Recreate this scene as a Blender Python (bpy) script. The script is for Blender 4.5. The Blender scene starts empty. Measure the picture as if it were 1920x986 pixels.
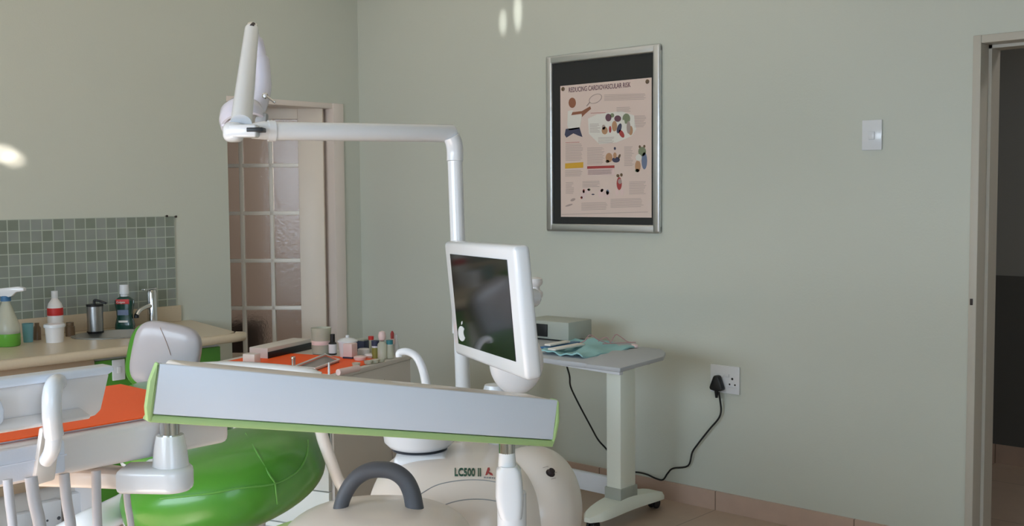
import bpy, bmesh, math, random
from mathutils import Vector, Matrix
from mathutils.bvhtree import BVHTree
random.seed(7)
SC = bpy.context.scene
COL = SC.collection
PI = math.pi

# ------------------------------------------------------------------ camera
FPX, PITCH, ROLL, YAW, EYE = 2050.0, .0619, -.0077, .7344, 1.42
cy, sy = math.cos(YAW), math.sin(YAW)
F0 = Vector((-sy, cy, 0)); R0 = Vector((cy, sy, 0)); UP = Vector((0, 0, 1))
FW = F0*math.cos(PITCH) - UP*math.sin(PITCH)
U2 = F0*math.sin(PITCH) + UP*math.cos(PITCH)
RT = R0*math.cos(ROLL) + U2*math.sin(ROLL)
UU = -R0*math.sin(ROLL) + U2*math.cos(ROLL)
CAM = Vector((0, 0, EYE))
cd = bpy.data.cameras.new('camera'); cam = bpy.data.objects.new('camera', cd); COL.objects.link(cam)
cd.sensor_fit = 'HORIZONTAL'; cd.sensor_width = 36; cd.lens = 36*FPX/1920; cd.clip_start = .05; cd.clip_end = 60
m3 = Matrix((RT, UU, -FW)).transposed()
cam.matrix_world = Matrix.Translation(CAM) @ m3.to_4x4()
SC.camera = cam

def ray(x, y): return FW + RT*((x-960)/FPX) - UU*((y-493)/FPX)
def hit(x, y, ax, v):
    d = ray(x, y); return CAM + d*((v-CAM[ax])/d[ax])
def hx(x, y, v): return hit(x, y, 0, v)
def hy(x, y, v): return hit(x, y, 1, v)
def hz(x, y, v): return hit(x, y, 2, v)
def D(x, y, z): return CAM + ray(x, y)*z
def depth(p): return (Vector(p)-CAM).dot(FW)
def px(n, z): return n*z/FPX

# ------------------------------------------------------------------ materials
def lin(c):
    return tuple((v/255/12.92 if v/255 <= .04045 else ((v/255+.055)/1.055)**2.4) for v in c) + (1.0,)
def mat(name, rgb, rough=.5, metal=0, spec=.5, trans=0, ior=1.45, bump=0, bscale=200, coat=0, alpha=1, var=0, vscale=6):
    m = bpy.data.materials.new(name); m.use_nodes = True
    nt = m.node_tree; b = nt.nodes['Principled BSDF']
    b.inputs['Base Color'].default_value = lin(rgb)
    b.inputs['Roughness'].default_value = rough
    b.inputs['Metallic'].default_value = metal
    b.inputs['Specular IOR Level'].default_value = spec
    b.inputs['Transmission Weight'].default_value = trans
    b.inputs['IOR'].default_value = ior
    b.inputs['Coat Weight'].default_value = coat
    b.inputs['Alpha'].default_value = alpha
    tc = nt.nodes.new('ShaderNodeTexCoord')
    n = nt.nodes.new('ShaderNodeTexNoise'); n.inputs['Scale'].default_value = vscale; n.inputs['Detail'].default_value = 4
    nt.links.new(tc.outputs['Object'], n.inputs['Vector'])
    mx = nt.nodes.new('ShaderNodeMixRGB'); mx.blend_type = 'MULTIPLY'
    mx.inputs['Fac'].default_value = 1
    mx.inputs['Color1'].default_value = lin(rgb)
    mr = nt.nodes.new('ShaderNodeMapRange'); mr.inputs['To Min'].default_value = 1-max(var, .01); mr.inputs['To Max'].default_value = 1.0
    nt.links.new(n.outputs['Fac'], mr.inputs['Value']); nt.links.new(mr.outputs[0], mx.inputs['Color2'])
    nt.links.new(mx.outputs[0], b.inputs['Base Color'])
    if bump:
        n2 = nt.nodes.new('ShaderNodeTexNoise'); n2.inputs['Scale'].default_value = bscale; n2.inputs['Detail'].default_value = 3
        bp = nt.nodes.new('ShaderNodeBump'); bp.inputs['Strength'].default_value = bump; bp.inputs['Distance'].default_value = .002
        nt.links.new(tc.outputs['Object'], n2.inputs['Vector']); nt.links.new(n2.outputs['Fac'], bp.inputs['Height'])
        nt.links.new(bp.outputs[0], b.inputs['Normal'])
    return m

def grid_mat(name, ca, cb, grout, ax, pitch, off, gap, rough=.4, bump=.3):
    """square tiles on two object axes, each tile its own shade"""
    m = bpy.data.materials.new(name); m.use_nodes = True
    nt = m.node_tree; b = nt.nodes['Principled BSDF']; b.inputs['Roughness'].default_value = rough
    tc = nt.nodes.new('ShaderNodeTexCoord'); sp = nt.nodes.new('ShaderNodeSeparateXYZ'); nt.links.new(tc.outputs['Object'], sp.inputs[0])
    def math_(op, a, bb=None):
        q = nt.nodes.new('ShaderNodeMath'); q.operation = op
        for i, v in enumerate((a, bb)):
            if v is None: continue
            if isinstance(v, (int, float)): q.inputs[i].default_value = v
            else: nt.links.new(v, q.inputs[i])
        return q.outputs[0]
    cells, masks = [], []
    for k in range(2):
        t = math_('DIVIDE', math_('SUBTRACT', sp.outputs[ax[k]], off[k]), pitch[k])
        cells.append(math_('FLOOR', t)); fr = math_('FRACT', t)
        d = math_('MINIMUM', fr, math_('SUBTRACT', 1.0, fr))
        masks.append(math_('GREATER_THAN', d, gap/pitch[k]/2))
    cb_ = nt.nodes.new('ShaderNodeCombineXYZ'); nt.links.new(cells[0], cb_.inputs[0]); nt.links.new(cells[1], cb_.inputs[1])
    wn = nt.nodes.new('ShaderNodeTexWhiteNoise'); wn.noise_dimensions = '3D'; nt.links.new(cb_.outputs[0], wn.inputs['Vector'])
    mk = math_('MULTIPLY', masks[0], masks[1])
    r = nt.nodes.new('ShaderNodeMixRGB'); r.inputs[1].default_value = lin(ca); r.inputs[2].default_value = lin(cb); nt.links.new(wn.outputs['Value'], r.inputs[0])
    n = nt.nodes.new('ShaderNodeTexNoise'); n.inputs['Scale'].default_value = 12; n.inputs['Detail'].default_value = 6; nt.links.new(tc.outputs['Object'], n.inputs['Vector'])
    mr = nt.nodes.new('ShaderNodeMapRange'); mr.inputs['To Min'].default_value = .86; mr.inputs['To Max'].default_value = 1.08; nt.links.new(n.outputs['Fac'], mr.inputs[0])
    mm = nt.nodes.new('ShaderNodeMixRGB'); mm.blend_type = 'MULTIPLY'; mm.inputs[0].default_value = 1; nt.links.new(r.outputs[0], mm.inputs[1]); nt.links.new(mr.outputs[0], mm.inputs[2])
    g = nt.nodes.new('ShaderNodeMixRGB'); g.inputs[1].default_value = lin(grout); nt.links.new(mm.outputs[0], g.inputs[2]); nt.links.new(mk, g.inputs[0])
    nt.links.new(g.outputs[0], b.inputs['Base Color'])
    bp = nt.nodes.new('ShaderNodeBump'); bp.inputs['Strength'].default_value = bump; bp.inputs['Distance'].default_value = .002
    nt.links.new(mk, bp.inputs['Height']); nt.links.new(bp.outputs[0], b.inputs['Normal'])
    return m

M = {}
M['wall'] = mat('mint wall paint', (201, 204, 193), .55, bump=.22, bscale=130, var=.04, vscale=1.2, spec=.4)
M['ceil'] = mat('ceiling paint', (186, 184, 166), .8)
M['wallb'] = mat('beige room paint', (196, 186, 178), .8, bump=.1)
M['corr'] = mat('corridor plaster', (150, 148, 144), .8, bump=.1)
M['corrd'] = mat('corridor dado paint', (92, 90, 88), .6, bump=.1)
M['floor'] = grid_mat('beige floor tiles', (186, 164, 146), (196, 174, 156), (142, 124, 108), (0, 1), (.655, .655), (-2.571, 4.211), .006, .28, .2)
M['skirt'] = grid_mat('skirting tiles', (190, 164, 148), (198, 172, 156), (132, 112, 98), (0, 2), (.655, 1.0), (-2.571, -.5), .006, .35, .2)
M['mosaic'] = grid_mat('grey green mosaic', (128, 136, 124), (148, 154, 150), (176, 184, 172), (1, 2), (.0525, .0525), (2.978, 1.327), .0045, .25, .5)
M['white'] = mat('gloss white plastic', (222, 224, 228), .22, coat=.3)
M['offwhite'] = mat('off white plastic', (226, 222, 221), .3, coat=.2)
M['beigeplastic'] = mat('aged beige plastic', (228, 219, 211), .3, coat=.2)
M['panel'] = mat('satin white panel', (226, 233, 246), .35, bump=.05, bscale=400)
M['lgreen'] = mat('pale green trim', (176, 206, 140), .4)
M['green'] = mat('green upholstery', (70, 134, 40), .3, coat=.15, bump=.12, bscale=60, var=.06)
M['seam'] = mat('green seam piping', (92, 150, 66), .35)
M['cabgreen'] = mat('green cabinet laminate', (78, 140, 48), .35)
M['orange'] = mat('orange tray paper', (250, 92, 16), .6, bump=.3, bscale=30)
M['grey'] = mat('grey plastic', (150, 152, 154), .4)
M['dgrey'] = mat('dark grey rubber', (84, 86, 92), .5)
M['black'] = mat('black plastic', (24, 25, 27), .4)
M['shadow'] = mat('black gap', (26, 26, 24), .8)
M['chrome'] = mat('chrome', (215, 215, 215), .12, metal=1)
M['steel'] = mat('brushed steel', (168, 168, 168), .32, metal=1)
M['basin'] = mat('satin steel basin', (150, 150, 146), .45, metal=.3)
M['alu'] = mat('brushed aluminium', (214, 217, 220), .36, metal=1)
M['stone'] = mat('beige worktop', (206, 190, 166), .3, var=.1, vscale=90)
M['stoned'] = mat('beige apron laminate', (182, 160, 136), .4, var=.06, vscale=40)
M['doorw'] = mat('cream door paint', (228, 216, 202), .4)
M['barw'] = mat('white glazing bar paint', (246, 242, 236), .5)
M['trimw'] = mat('cream frame paint', (226, 214, 206), .45)
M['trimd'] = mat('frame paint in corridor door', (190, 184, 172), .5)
M['taupe'] = mat('taupe laminate', (208, 202, 196), .45)
M['drawer'] = mat('light drawer front', (226, 228, 222), .4)
M['board'] = mat('charcoal pin board', (44, 45, 44), .8, bump=.2, bscale=500)
M['glass'] = mat('obscure glass', (222, 214, 208), .2, trans=1, ior=1.45, bump=.9, bscale=55, spec=.5)
M['clear'] = mat('clear plastic', (236, 238, 232), .12, trans=.85, ior=1.3)
M['cleartint'] = mat('milky clear plastic', (220, 222, 206), .2, trans=.5, ior=1.3)
M['liquid'] = mat('green liquid', (116, 186, 74), .15, trans=.3, ior=1.33)
M['mouth'] = mat('dark green mouthwash', (18, 62, 52), .15, coat=.5)
M['screen'] = mat('dark glossy screen', (20, 22, 22), .07, spec=.9)
M['shade'] = mat('lilac white shield', (214, 212, 226), .2, coat=.3)
M['red'] = mat('red print', (196, 46, 44), .5)
M['blue'] = mat('blue plastic', (62, 108, 150), .4)
M['lblue'] = mat('light blue plastic', (120, 176, 190), .45)
M['navy'] = mat('navy plastic', (44, 50, 78), .4)
M['teal'] = mat('teal cloth', (150, 194, 196), .9, bump=.3, bscale=60)
M['tealc'] = mat('teal cap', (52, 122, 130), .4)
M['brown'] = mat('brown glass', (110, 88, 66), .3)
M['pink'] = mat('pale pink plastic', (226, 200, 196), .45)
M['pinkwire'] = mat('pink grey wire', (176, 138, 138), .5)
M['greygreen'] = mat('grey green device', (170, 174, 164), .5)
M['tabletop'] = mat('grey laminate tabletop', (176, 179, 184), .45)
M['cream'] = mat('cream powder coat', (236, 240, 228), .4)
M['paper'] = mat('peach poster paper', (226, 205, 195), .6, var=.08, vscale=3)
M['olive'] = mat('olive liquid', (128, 126, 60), .3)
M['dgreenp'] = mat('dark green print', (34, 84, 66), .5)
M['skin'] = mat('skin print', (150, 98, 74), .7)
M['yellow'] = mat('yellow print', (216, 168, 60), .6)
M['greyprint'] = mat('grey print', (172, 154, 148), .7)
M['purple'] = mat('plum print', (110, 76, 88), .7)
M['navyp'] = mat('navy print', (70, 70, 92), .7)
M['whitep'] = mat('white print', (226, 222, 214), .7)
M['redp'] = mat('muted red print', (170, 70, 68), .7)
M['greenp'] = mat('muted green print', (130, 138, 110), .7)
M['tanp'] = mat('tan print', (186, 144, 110), .7)
M['bluep'] = mat('muted blue print', (112, 124, 150), .7)
M['cover'] = mat('grey lilac cover', (172, 167, 171), .3, coat=.2)
M['hose'] = mat('pale hose', (196, 194, 198), .4)
M['dark'] = mat('dark brown leather', (44, 34, 34), .6)

# ------------------------------------------------------------------ mesh helpers
def NB(): return bmesh.new()
def add(bm, verts, faces):
    vs = [bm.verts.new(v) for v in verts]
    for f in faces:
        try: bm.faces.new([vs[i] for i in f])
        except ValueError: pass
    return vs
def bx(bm, a, b, bev=0, seg=2):
    x0, x1 = sorted((a[0], b[0])); y0, y1 = sorted((a[1], b[1])); z0, z1 = sorted((a[2], b[2]))
    t = bmesh.new()
    add(t, [(x, y, z) for x in (x0, x1) for y in (y0, y1) for z in (z0, z1)],
        [(0,1,3,2), (4,6,7,5), (0,4,5,1), (2,3,7,6), (0,2,6,4), (1,5,7,3)])
    if bev: bmesh.ops.bevel(t, geom=list(t.edges), offset=min(bev, .49*min(x1-x0, y1-y0, z1-z0)), segments=seg, affect='EDGES', profile=.5)
    join(bm, t)
def join(bm, t):
    t.verts.ensure_lookup_table(); t.verts.index_update()
    vs = [bm.verts.new(v.co) for v in t.verts]
    for f in t.faces:
        try: bm.faces.new([vs[v.index] for v in f.verts])
        except ValueError: pass
    t.free()
def obox(bm, c, ax, ay, az, sx, sy_, sz, bev=0, seg=2):
    """box about centre c with half sizes along three directions"""
    t = bmesh.new(); bx(t, (-sx, -sy_, -sz), (sx, sy_, sz), bev, seg)
    mtx = Matrix((Vector(ax).normalized(), Vector(ay).normalized(), Vector(az).normalized())).transposed()
    for v in t.verts: v.co = mtx @ v.co + Vector(c)
    join(bm, t)
def slab(bm, pts, off, bev=0, seg=2, rim_only=False):
    """closed prism from a planar polygon and an offset vector"""
    off = Vector(off); n = len(pts); P = [Vector(p) for p in pts]
    t = bmesh.new()
    add(t, P + [p+off for p in P], [tuple(range(n))[::-1], tuple(range(n, 2*n))] + [(i, (i+1) % n, n+(i+1) % n, n+i) for i in range(n)])
    bmesh.ops.recalc_face_normals(t, faces=t.faces)
    t.verts.index_update()
    ed = [e for e in t.edges if not rim_only or (e.verts[0].index < n) == (e.verts[1].index < n)]
    if bev: bmesh.ops.bevel(t, geom=ed, offset=bev, segments=seg, affect='EDGES', profile=.5)
    join(bm, t)
def frame_of(d):
    d = d.normalized(); a = Vector((0, 0, 1)) if abs(d.z) < .9 else Vector((1, 0, 0))
    u = d.cross(a).normalized(); return u, d.cross(u).normalized()
def smooth(pts, n=8):
    P = [Vector(p) for p in pts]
    if len(P) < 3: return P
    out = []
    for i in range(len(P)-1):
        a = P[max(i-1, 0)]; b = P[i]; c = P[i+1]; d = P[min(i+2, len(P)-1)]
        for k in range(n):
            t = k/n
            out.append(.5*((2*b)+(c-a)*t+(2*a-5*b+4*c-d)*t*t+(3*b-a-3*c+d)*t**3))
    out.append(P[-1]); return out
def tube(bm, pts, r, seg=14, cap=True, flat=None):
    P = [Vector(p) for p in pts]; n = len(P)
    R = r if isinstance(r, (list, tuple)) else [r]*n
    if len(R) != n: R = [R[0]+(R[-1]-R[0])*i/(n-1) for i in range(n)] if len(R) == 2 else [R[min(int(i*len(R)/n), len(R)-1)] for i in range(n)]
    u = None; rings = []
    for i in range(n):
        d = (P[min(i+1, n-1)]-P[max(i-1, 0)]).normalized()
        if u is None: u, v = frame_of(d)
        else:
            u = (u - d*u.dot(d)).normalized(); v = d.cross(u)
        rings.append([bm.verts.new(P[i]+(u*math.cos(a)+v*math.sin(a))*R[i]) for a in (2*PI*k/seg for k in range(seg))])
    for i in range(n-1):
        for k in range(seg):
            bm.faces.new((rings[i][k], rings[i][(k+1) % seg], rings[i+1][(k+1) % seg], rings[i+1][k]))
    if cap:
        bm.faces.new(rings[0][::-1]); bm.faces.new(rings[-1])
def lathe(bm, c, prof, seg=32, axis=(0, 0, 1), sx=1, sy_=1, cap=True):
    """prof: (radius, height) pairs along axis from c"""
    c = Vector(c); d = Vector(axis).normalized()
    if abs(d.z) > .99: u, v = Vector((1, 0, 0)), Vector((0, 1, 0))
    else: u, v = frame_of(d)
    rings = []
    for r, h in prof:
        if r < 1e-6: rings.append([bm.verts.new(c+d*h)])
        else: rings.append([bm.verts.new(c+d*h+(u*math.cos(a)*sx+v*math.sin(a)*sy_)*r) for a in (2*PI*k/seg for k in range(seg))])
    for i in range(len(rings)-1):
        A, B = rings[i], rings[i+1]
        for k in range(seg):
            q = (k+1) % seg
            if len(A) == 1 and len(B) == 1: continue
            if len(A) == 1: bm.faces.new((A[0], B[q], B[k]))
            elif len(B) == 1: bm.faces.new((A[k], A[q], B[0]))
            else: bm.faces.new((A[k], A[q], B[q], B[k]))
    if cap and len(rings[0]) > 1: bm.faces.new(rings[0][::-1])
    if cap and len(rings[-1]) > 1: bm.faces.new(rings[-1])
def sgnp(v, e): return math.copysign(abs(v)**e, v)
def superell(bm, c, ax, ay, az, rx, ry, rz, e1=1, e2=1, nu=40, nv=24, zmin=-1):
    c = Vector(c); ax, ay, az = (Vector(a).normalized() for a in (ax, ay, az))
    rings = []
    for j in range(nv+1):
        ph = -PI/2 + PI*j/nv
        cz = sgnp(math.sin(ph), e1); cr = abs(math.cos(ph))**e1
        if cz < zmin: cz = zmin
        if j in (0, nv): rings.append([bm.verts.new(c+az*(cz*rz))]); continue
        rings.append([bm.verts.new(c+ax*(rx*cr*sgnp(math.cos(t), e2))+ay*(ry*cr*sgnp(math.sin(t), e2))+az*(rz*cz)) for t in (2*PI*k/nu for k in range(nu))])
    for i in range(nv):
        A, B = rings[i], rings[i+1]
        for k in range(nu):
            q = (k+1) % nu
            if len(A) == 1: bm.faces.new((A[0], B[q], B[k]))
            elif len(B) == 1: bm.faces.new((A[k], A[q], B[0]))
            else: bm.faces.new((A[k], A[q], B[q], B[k]))

def world_inv(parent):
    m = Matrix.Identity(4); p = parent
    while p is not None:
        m = p.matrix_basis @ m; p = p.parent
    return m.inverted()
def obj(name, bm, material, parent=None, ang=40, local=False):
    bmesh.ops.recalc_face_normals(bm, faces=bm.faces)
    me = bpy.data.meshes.new(name)
    if parent is not None and not local:
        bm.transform(world_inv(parent))
    bm.to_mesh(me); bm.free()
    me.materials.append(M[material] if isinstance(material, str) else material)
    for p in me.polygons: p.use_smooth = True
    try: me.set_sharp_from_angle(angle=math.radians(ang))
    except Exception: pass
    o = bpy.data.objects.new(name, me); COL.objects.link(o)
    if parent is not None: o.parent = parent
    return o
def thing(name, label, cat, loc, rz=0, group=None):
    o = bpy.data.objects.new(name, None); COL.objects.link(o); o.empty_display_size = .05
    o.location = Vector(loc); o.rotation_euler = (0, 0, rz)
    o['label'] = label; o['category'] = cat
    if group: o['group'] = group
    o.matrix_basis = Matrix.Translation(Vector(loc)) @ Matrix.Rotation(rz, 4, 'Z')
    return o
def tag(o, label, cat, group=None):
    o['label'] = label; o['category'] = cat
    if group: o['group'] = group
    return o
def struct(name, bm, m, parent=None):
    o = obj(name, bm, m, parent); 
    if parent is None: o['kind'] = 'structure'
    return o
def text_bm(s, size, extrude=.0004, bold=0, sx=1.0):
    cu = bpy.data.curves.new('lettering', 'FONT'); cu.body = s; cu.size = size; cu.extrude = extrude; cu.offset = bold; cu.resolution_u = 3
    o = bpy.data.objects.new('lettering', cu); COL.objects.link(o)
    dg = bpy.context.evaluated_depsgraph_get(); me = bpy.data.meshes.new_from_object(o.evaluated_get(dg))
    bm = bmesh.new(); bm.from_mesh(me)
    for v in bm.verts: v.co.x *= sx
    bpy.data.objects.remove(o); bpy.data.curves.remove(cu); bpy.data.meshes.remove(me)
    return bm
def place_text(bm, o, ax, ay):
    ax = Vector(ax).normalized(); ay = Vector(ay).normalized(); az = ax.cross(ay); o = Vector(o)
    for v in bm.verts: v.co = o + ax*v.co.x + ay*v.co.y + az*v.co.z
    return bm
def bvh_of(bm):
    bmesh.ops.recalc_face_normals(bm, faces=bm.faces); bm.normal_update(); return BVHTree.FromBMesh(bm)

# ------------------------------------------------------------------ the room
XL, YB, XR, YF, ZC = -5.006, 4.211, 1.9, -1.75, 2.85
T = .16
b = NB(); bx(b, (-8.2, YF-T, -.1), (XR+1.2, 8.0, 0)); struct('floor', b, 'floor')
b = NB(); bx(b, (XL-T, YF-T, ZC), (XR+T, YB+T, ZC+.1)); struct('ceiling', b, 'ceil')
# left wall with the glazed door's opening
DY0, DY1, DZ = 3.306, 4.085, 1.955
b = NB(); bx(b, (XL-T, YF-T, 0), (XL, DY0, ZC)); bx(b, (XL-T, DY1, 0), (XL, YB+T, ZC)); bx(b, (XL-T, DY0, DZ), (XL, DY1, ZC)); struct('wall_left', b, 'wall')
# poster wall with the open doorway
RX0, RX1, RZ = -1.445, -.60, 1.968
b = NB(); bx(b, (XL-T, YB, 0), (RX0-.03, YB+T, ZC)); bx(b, (RX1+.03, YB, 0), (XR+T, YB+T, ZC)); bx(b, (RX0-.03, YB, RZ+.03), (RX1+.03, YB+T, ZC)); struct('wall_back', b, 'wall')
VY0, VY1, VZ0, VZ1 = -1.3, .1, .85, 2.15
b = NB(); bx(b, (XR, YF-T, 0), (XR+T, VY0, ZC)); bx(b, (XR, VY1, 0), (XR+T, YB, ZC)); bx(b, (XR, VY0, 0), (XR+T, VY1, VZ0)); bx(b, (XR, VY0, VZ1), (XR+T, VY1, ZC)); struct('wall_right', b, 'wall')
w = NB()
for y in (VY0, (VY0+VY1)/2-.02, VY1-.04): bx(w, (XR+.05, y, VZ0), (XR+.10, y+.04, VZ1))
for z in (VZ0, VZ1-.04): bx(w, (XR+.05, VY0, z), (XR+.10, VY1, z+.04))
struct('window_2', w, 'white')
WX0, WX1, WZ0, WZ1 = -3.5, -.1, .80, 2.25
b = NB(); bx(b, (XL, YF-T, 0), (WX0, YF, ZC)); bx(b, (WX1, YF-T, 0), (XR, YF, ZC)); bx(b, (WX0, YF-T, 0), (WX1, YF, WZ0)); bx(b, (WX0, YF-T, WZ1), (WX1, YF, ZC)); struct('wall_front', b, 'wall')
w = NB()
for x in (WX0, (WX0+WX1)/2-.02, WX1-.04): bx(w, (x, YF-.1, WZ0), (x+.04, YF-.05, WZ1))
for z in (WZ0, WZ1-.04): bx(w, (WX0, YF-.1, z), (WX1, YF-.05, z+.04))
struct('window_1', w, 'white')
# skirtings
b = NB(); bx(b, (XL, YB-.012, 0), (RX0-.03, YB, .085)); bx(b, (RX1+.03, YB-.012, 0), (XR, YB, .085)); struct('baseboard_back', b, 'skirt')
b = NB(); bx(b, (XL, 2.95, 0), (XL+.012, DY0, .085)); bx(b, (XL, DY1, 0), (XL+.012, YB-.012, .085)); struct('baseboard_left', b, 'skirt')
# doorway frame to the corridor
b = NB()
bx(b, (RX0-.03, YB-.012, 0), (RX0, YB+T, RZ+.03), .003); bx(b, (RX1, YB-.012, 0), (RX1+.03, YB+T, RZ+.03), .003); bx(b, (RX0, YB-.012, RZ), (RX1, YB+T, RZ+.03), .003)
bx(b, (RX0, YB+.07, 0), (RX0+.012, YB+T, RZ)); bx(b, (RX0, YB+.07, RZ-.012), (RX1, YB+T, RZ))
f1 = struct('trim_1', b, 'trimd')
p = hy(1821, 566, YB-.013); b = NB(); bx(b, (p.x-.004, YB-.016, p.z-.012), (p.x+.005, YB-.010, p.z+.012), .001); struct('hinge', b, 'dark', f1)
# corridor beyond
YC = 5.9
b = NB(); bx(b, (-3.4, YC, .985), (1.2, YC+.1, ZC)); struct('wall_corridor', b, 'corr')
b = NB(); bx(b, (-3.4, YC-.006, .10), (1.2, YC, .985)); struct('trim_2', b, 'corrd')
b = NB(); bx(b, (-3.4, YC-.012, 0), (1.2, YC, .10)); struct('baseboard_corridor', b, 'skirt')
b = NB(); bx(b, (-3.5, YB+T, 0), (-3.4, YC, ZC)); bx(b, (1.2, YB+T, 0), (1.3, YC, ZC)); struct('wall_corridor_end', b, 'corr')
b = NB(); bx(b, (-3.5, YB+T, ZC), (1.3, YC+.1, ZC+.1)); struct('ceiling_corridor', b, 'ceil')
# the room behind the glazed door
b = NB(); bx(b, (-8.1, 1.4, 0), (-8.0, 7.2, ZC)); bx(b, (-8.1, 7.1, 0), (XL-T, 7.2, ZC)); bx(b, (-8.1, 1.3, 0), (XL-T, 1.4, ZC)); bx(b, (XL-T-.01, YB+T, 0), (XL-T, 7.2, ZC)); struct('wall_beyond', b, 'wallb')
b = NB(); bx(b, (-8.1, 1.3, ZC), (XL-T, 7.2, ZC+.1)); struct('ceiling_beyond', b, 'ceil')
# frame of the glazed door
b = NB()
bx(b, (XL-T, DY1-.075, 0), (XL+.012, DY1, DZ), .003); bx(b, (XL-T, DY0, 0), (XL-.02, DY0+.012, DZ), .002); bx(b, (XL-T, DY0, DZ-.03), (XL+.004, DY1, DZ), .003)
struct('trim_3', b, 'trimw')
# leaf of the glazed door, standing ajar into the next room
dr = bpy.data.objects.new('door_1', None); COL.objects.link(dr); dr['kind'] = 'structure'
hinge = Vector((XL-.045, DY1-.105, 0)); dd = Vector((-.742, -.670, 0)).normalized(); nn = Vector((-dd.y, dd.x, 0))
dr.location = hinge; dr.matrix_basis = Matrix.Translation(hinge)
st, cw, mt = .144, .150, .022
LW = 2*st + 3*cw + 2*mt
def dbox(b, s0, s1, z0, z1, th, bev=.003): obox(b, hinge+dd*((s0+s1)/2)+UP*((z0+z1)/2), dd, nn, UP, (s1-s0)/2, th/2, (z1-z0)/2, bev)
ztops = [1.862]; ph = .258; zt = 1.866
b = NB(); dbox(b, 0, st, .012, 1.945, .04); dbox(b, LW-st, LW, .012, 1.945, .04); dbox(b, st, LW-st, zt, 1.945, .04); dbox(b, st, LW-st, .012, .513, .04)
obj('door_frame', b, 'doorw', dr)
b = NB(); dbox(b, st+.06, LW-st-.06, .10, .43, .05, .01); obj('door_panel', b, 'doorw', dr)
rows = 5; rh = (zt-.513-4*mt)/rows
b = NB()
for k in (1, 2): s = st+k*cw+(k-1)*mt; dbox(b, s, s+mt, .513, zt, .036)
for k in range(1, rows): z = zt-k*rh-(k-1)*mt; dbox(b, st, LW-st, z-mt, z, .036)
obj('glazing_bar', b, 'barw', dr)
for i in range(3):
    for j in range(rows):
        s = st+i*(cw+mt); z = zt-j*(rh+mt)
        b = NB(); dbox(b, s, s+cw, z-rh, z, .005, 0); obj('glass_pane', b, 'glass', dr)
b = NB(); c = hinge+dd*(LW-.06)+UP*1.0
for s in (-1, 1): tube(b, [c+nn*.02*s, c+nn*.055*s, c+nn*.058*s-dd*.10], .008)
obj('door_handle', b, 'chrome', dr)
# dark leather armchair seen through the lowest panes
arm_c = Vector((-6.50, 3.84, 0))
t = thing('armchair', 'dark armchair blurred behind the lower left panes of the glazed door', 'armchair', arm_c)
b = NB(); bx(b, arm_c+Vector((-.4, -.38, .12)), arm_c+Vector((.4, .38, .45)), .05); obj('seat', b, 'dark', t)
b = NB(); bx(b, arm_c+Vector((-.42, -.42, .12)), arm_c+Vector((.30, -.2, 1.14)), .08, 3); obj('backrest', b, 'dark', t)
for s in (-1, 1):
    b = NB(); bx(b, arm_c+Vector((s*.44-.06, -.38, .0)), arm_c+Vector((s*.44+.06, .4, .62)), .04); obj('armrest', b, 'dark', t)

# ------------------------------------------------------------------ worktop, splashback, sink
ZT = .79
XF = -4.345
b = NB(); bx(b, (XL, .2, .872), (XL+.008, 2.978, 1.327)); o = obj('mosaic_splashback', b, 'mosaic'); tag(o, 'splashback of small grey green mosaic tiles on the wall above the worktop', 'tiles')
for i, (a, c_) in enumerate(((310, 405), (327, 406))):
    p = hx(a, c_, XL)
    b = NB(); tube(b, [(XL, p.y, p.z), (XL+.016, p.y, p.z+.001)], .0022, 8); lathe(b, (XL+.014, p.y, p.z), [(.0001, 0), (.006, .001), (.006, .003), (.0001, .004)], 12, (1, 0, 0))
    o = obj('wall_nail', b, 'dark'); tag(o, ['small dark nail on the top edge of the mosaic splashback, left one of two', 'small dark nail just above the corner of the mosaic splashback nearest the door'][i], 'nail')
wt = thing('worktop', 'long beige worktop with an upstand, running along the left wall below the mosaic', 'worktop', (-4.7, 1.5, ZT))
sc = hz(220, 628, ZT); sc = Vector((-4.74, 2.50, ZT)); SRX, SRY = .15, .17
b = NB()
outer = [Vector(v) for v in ((XL, .2, ZT), (XF, .2, ZT), (XF, 2.86, ZT), (-4.40, 2.92, ZT), (XL, 3.06, ZT))]
ov = [b.verts.new(v) for v in outer]; iv = [b.verts.new(sc+Vector((math.cos(2*PI*k/36)*SRX, math.sin(2*PI*k/36)*SRY, 0))) for k in range(36)]
es = [b.edges.new((ov[i], ov[(i+1) % 5])) for i in range(5)] + [b.edges.new((iv[i], iv[(i+1) % 36])) for i in range(36)]
bmesh.ops.triangle_fill(b, use_beauty=True, edges=es)
r = bmesh.ops.extrude_face_region(b, geom=list(b.faces)); bmesh.ops.translate(b, vec=(0, 0, -.042), verts=[v for v in r['geom'] if isinstance(v, bmesh.types.BMVert)])
obj('worktop_slab', b, 'stone', wt)
b = NB(); tube(b, smooth([(XF+.004, .2, ZT-.021), (XF+.004, 2.0, ZT-.021), (XF+.004, 2.86, ZT-.021), (-4.395, 2.925, ZT-.021)], 4), .021, 12); obj('rounded_edge', b, 'stone', wt)
b = NB(); bx(b, (XL+.001, .2, ZT), (XL+.016, 3.0, .872), .003); obj('upstand', b, 'stone', wt)
t = thing('sink', 'round stainless steel sink let into the beige worktop', 'sink', sc)
b = NB(); lathe(b, sc, [(.172, .001), (.172, .004), (.150, .005), (.142, -.004), (.125, -.028), (.05, -.036), (.02, -.037), (.018, -.040), (.053, -.039), (.129, -.032), (.146, -.004), (.147, .001)], 40, sx=SRX/.152, sy_=SRY/.152, cap=False); obj('basin', b, 'basin', t)
b = NB(); lathe(b, sc+Vector((0, 0, -.037)), [(.001, .003), (.018, .003), (.02, 0)], 20); obj('drain', b, 'chrome', t)
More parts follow.
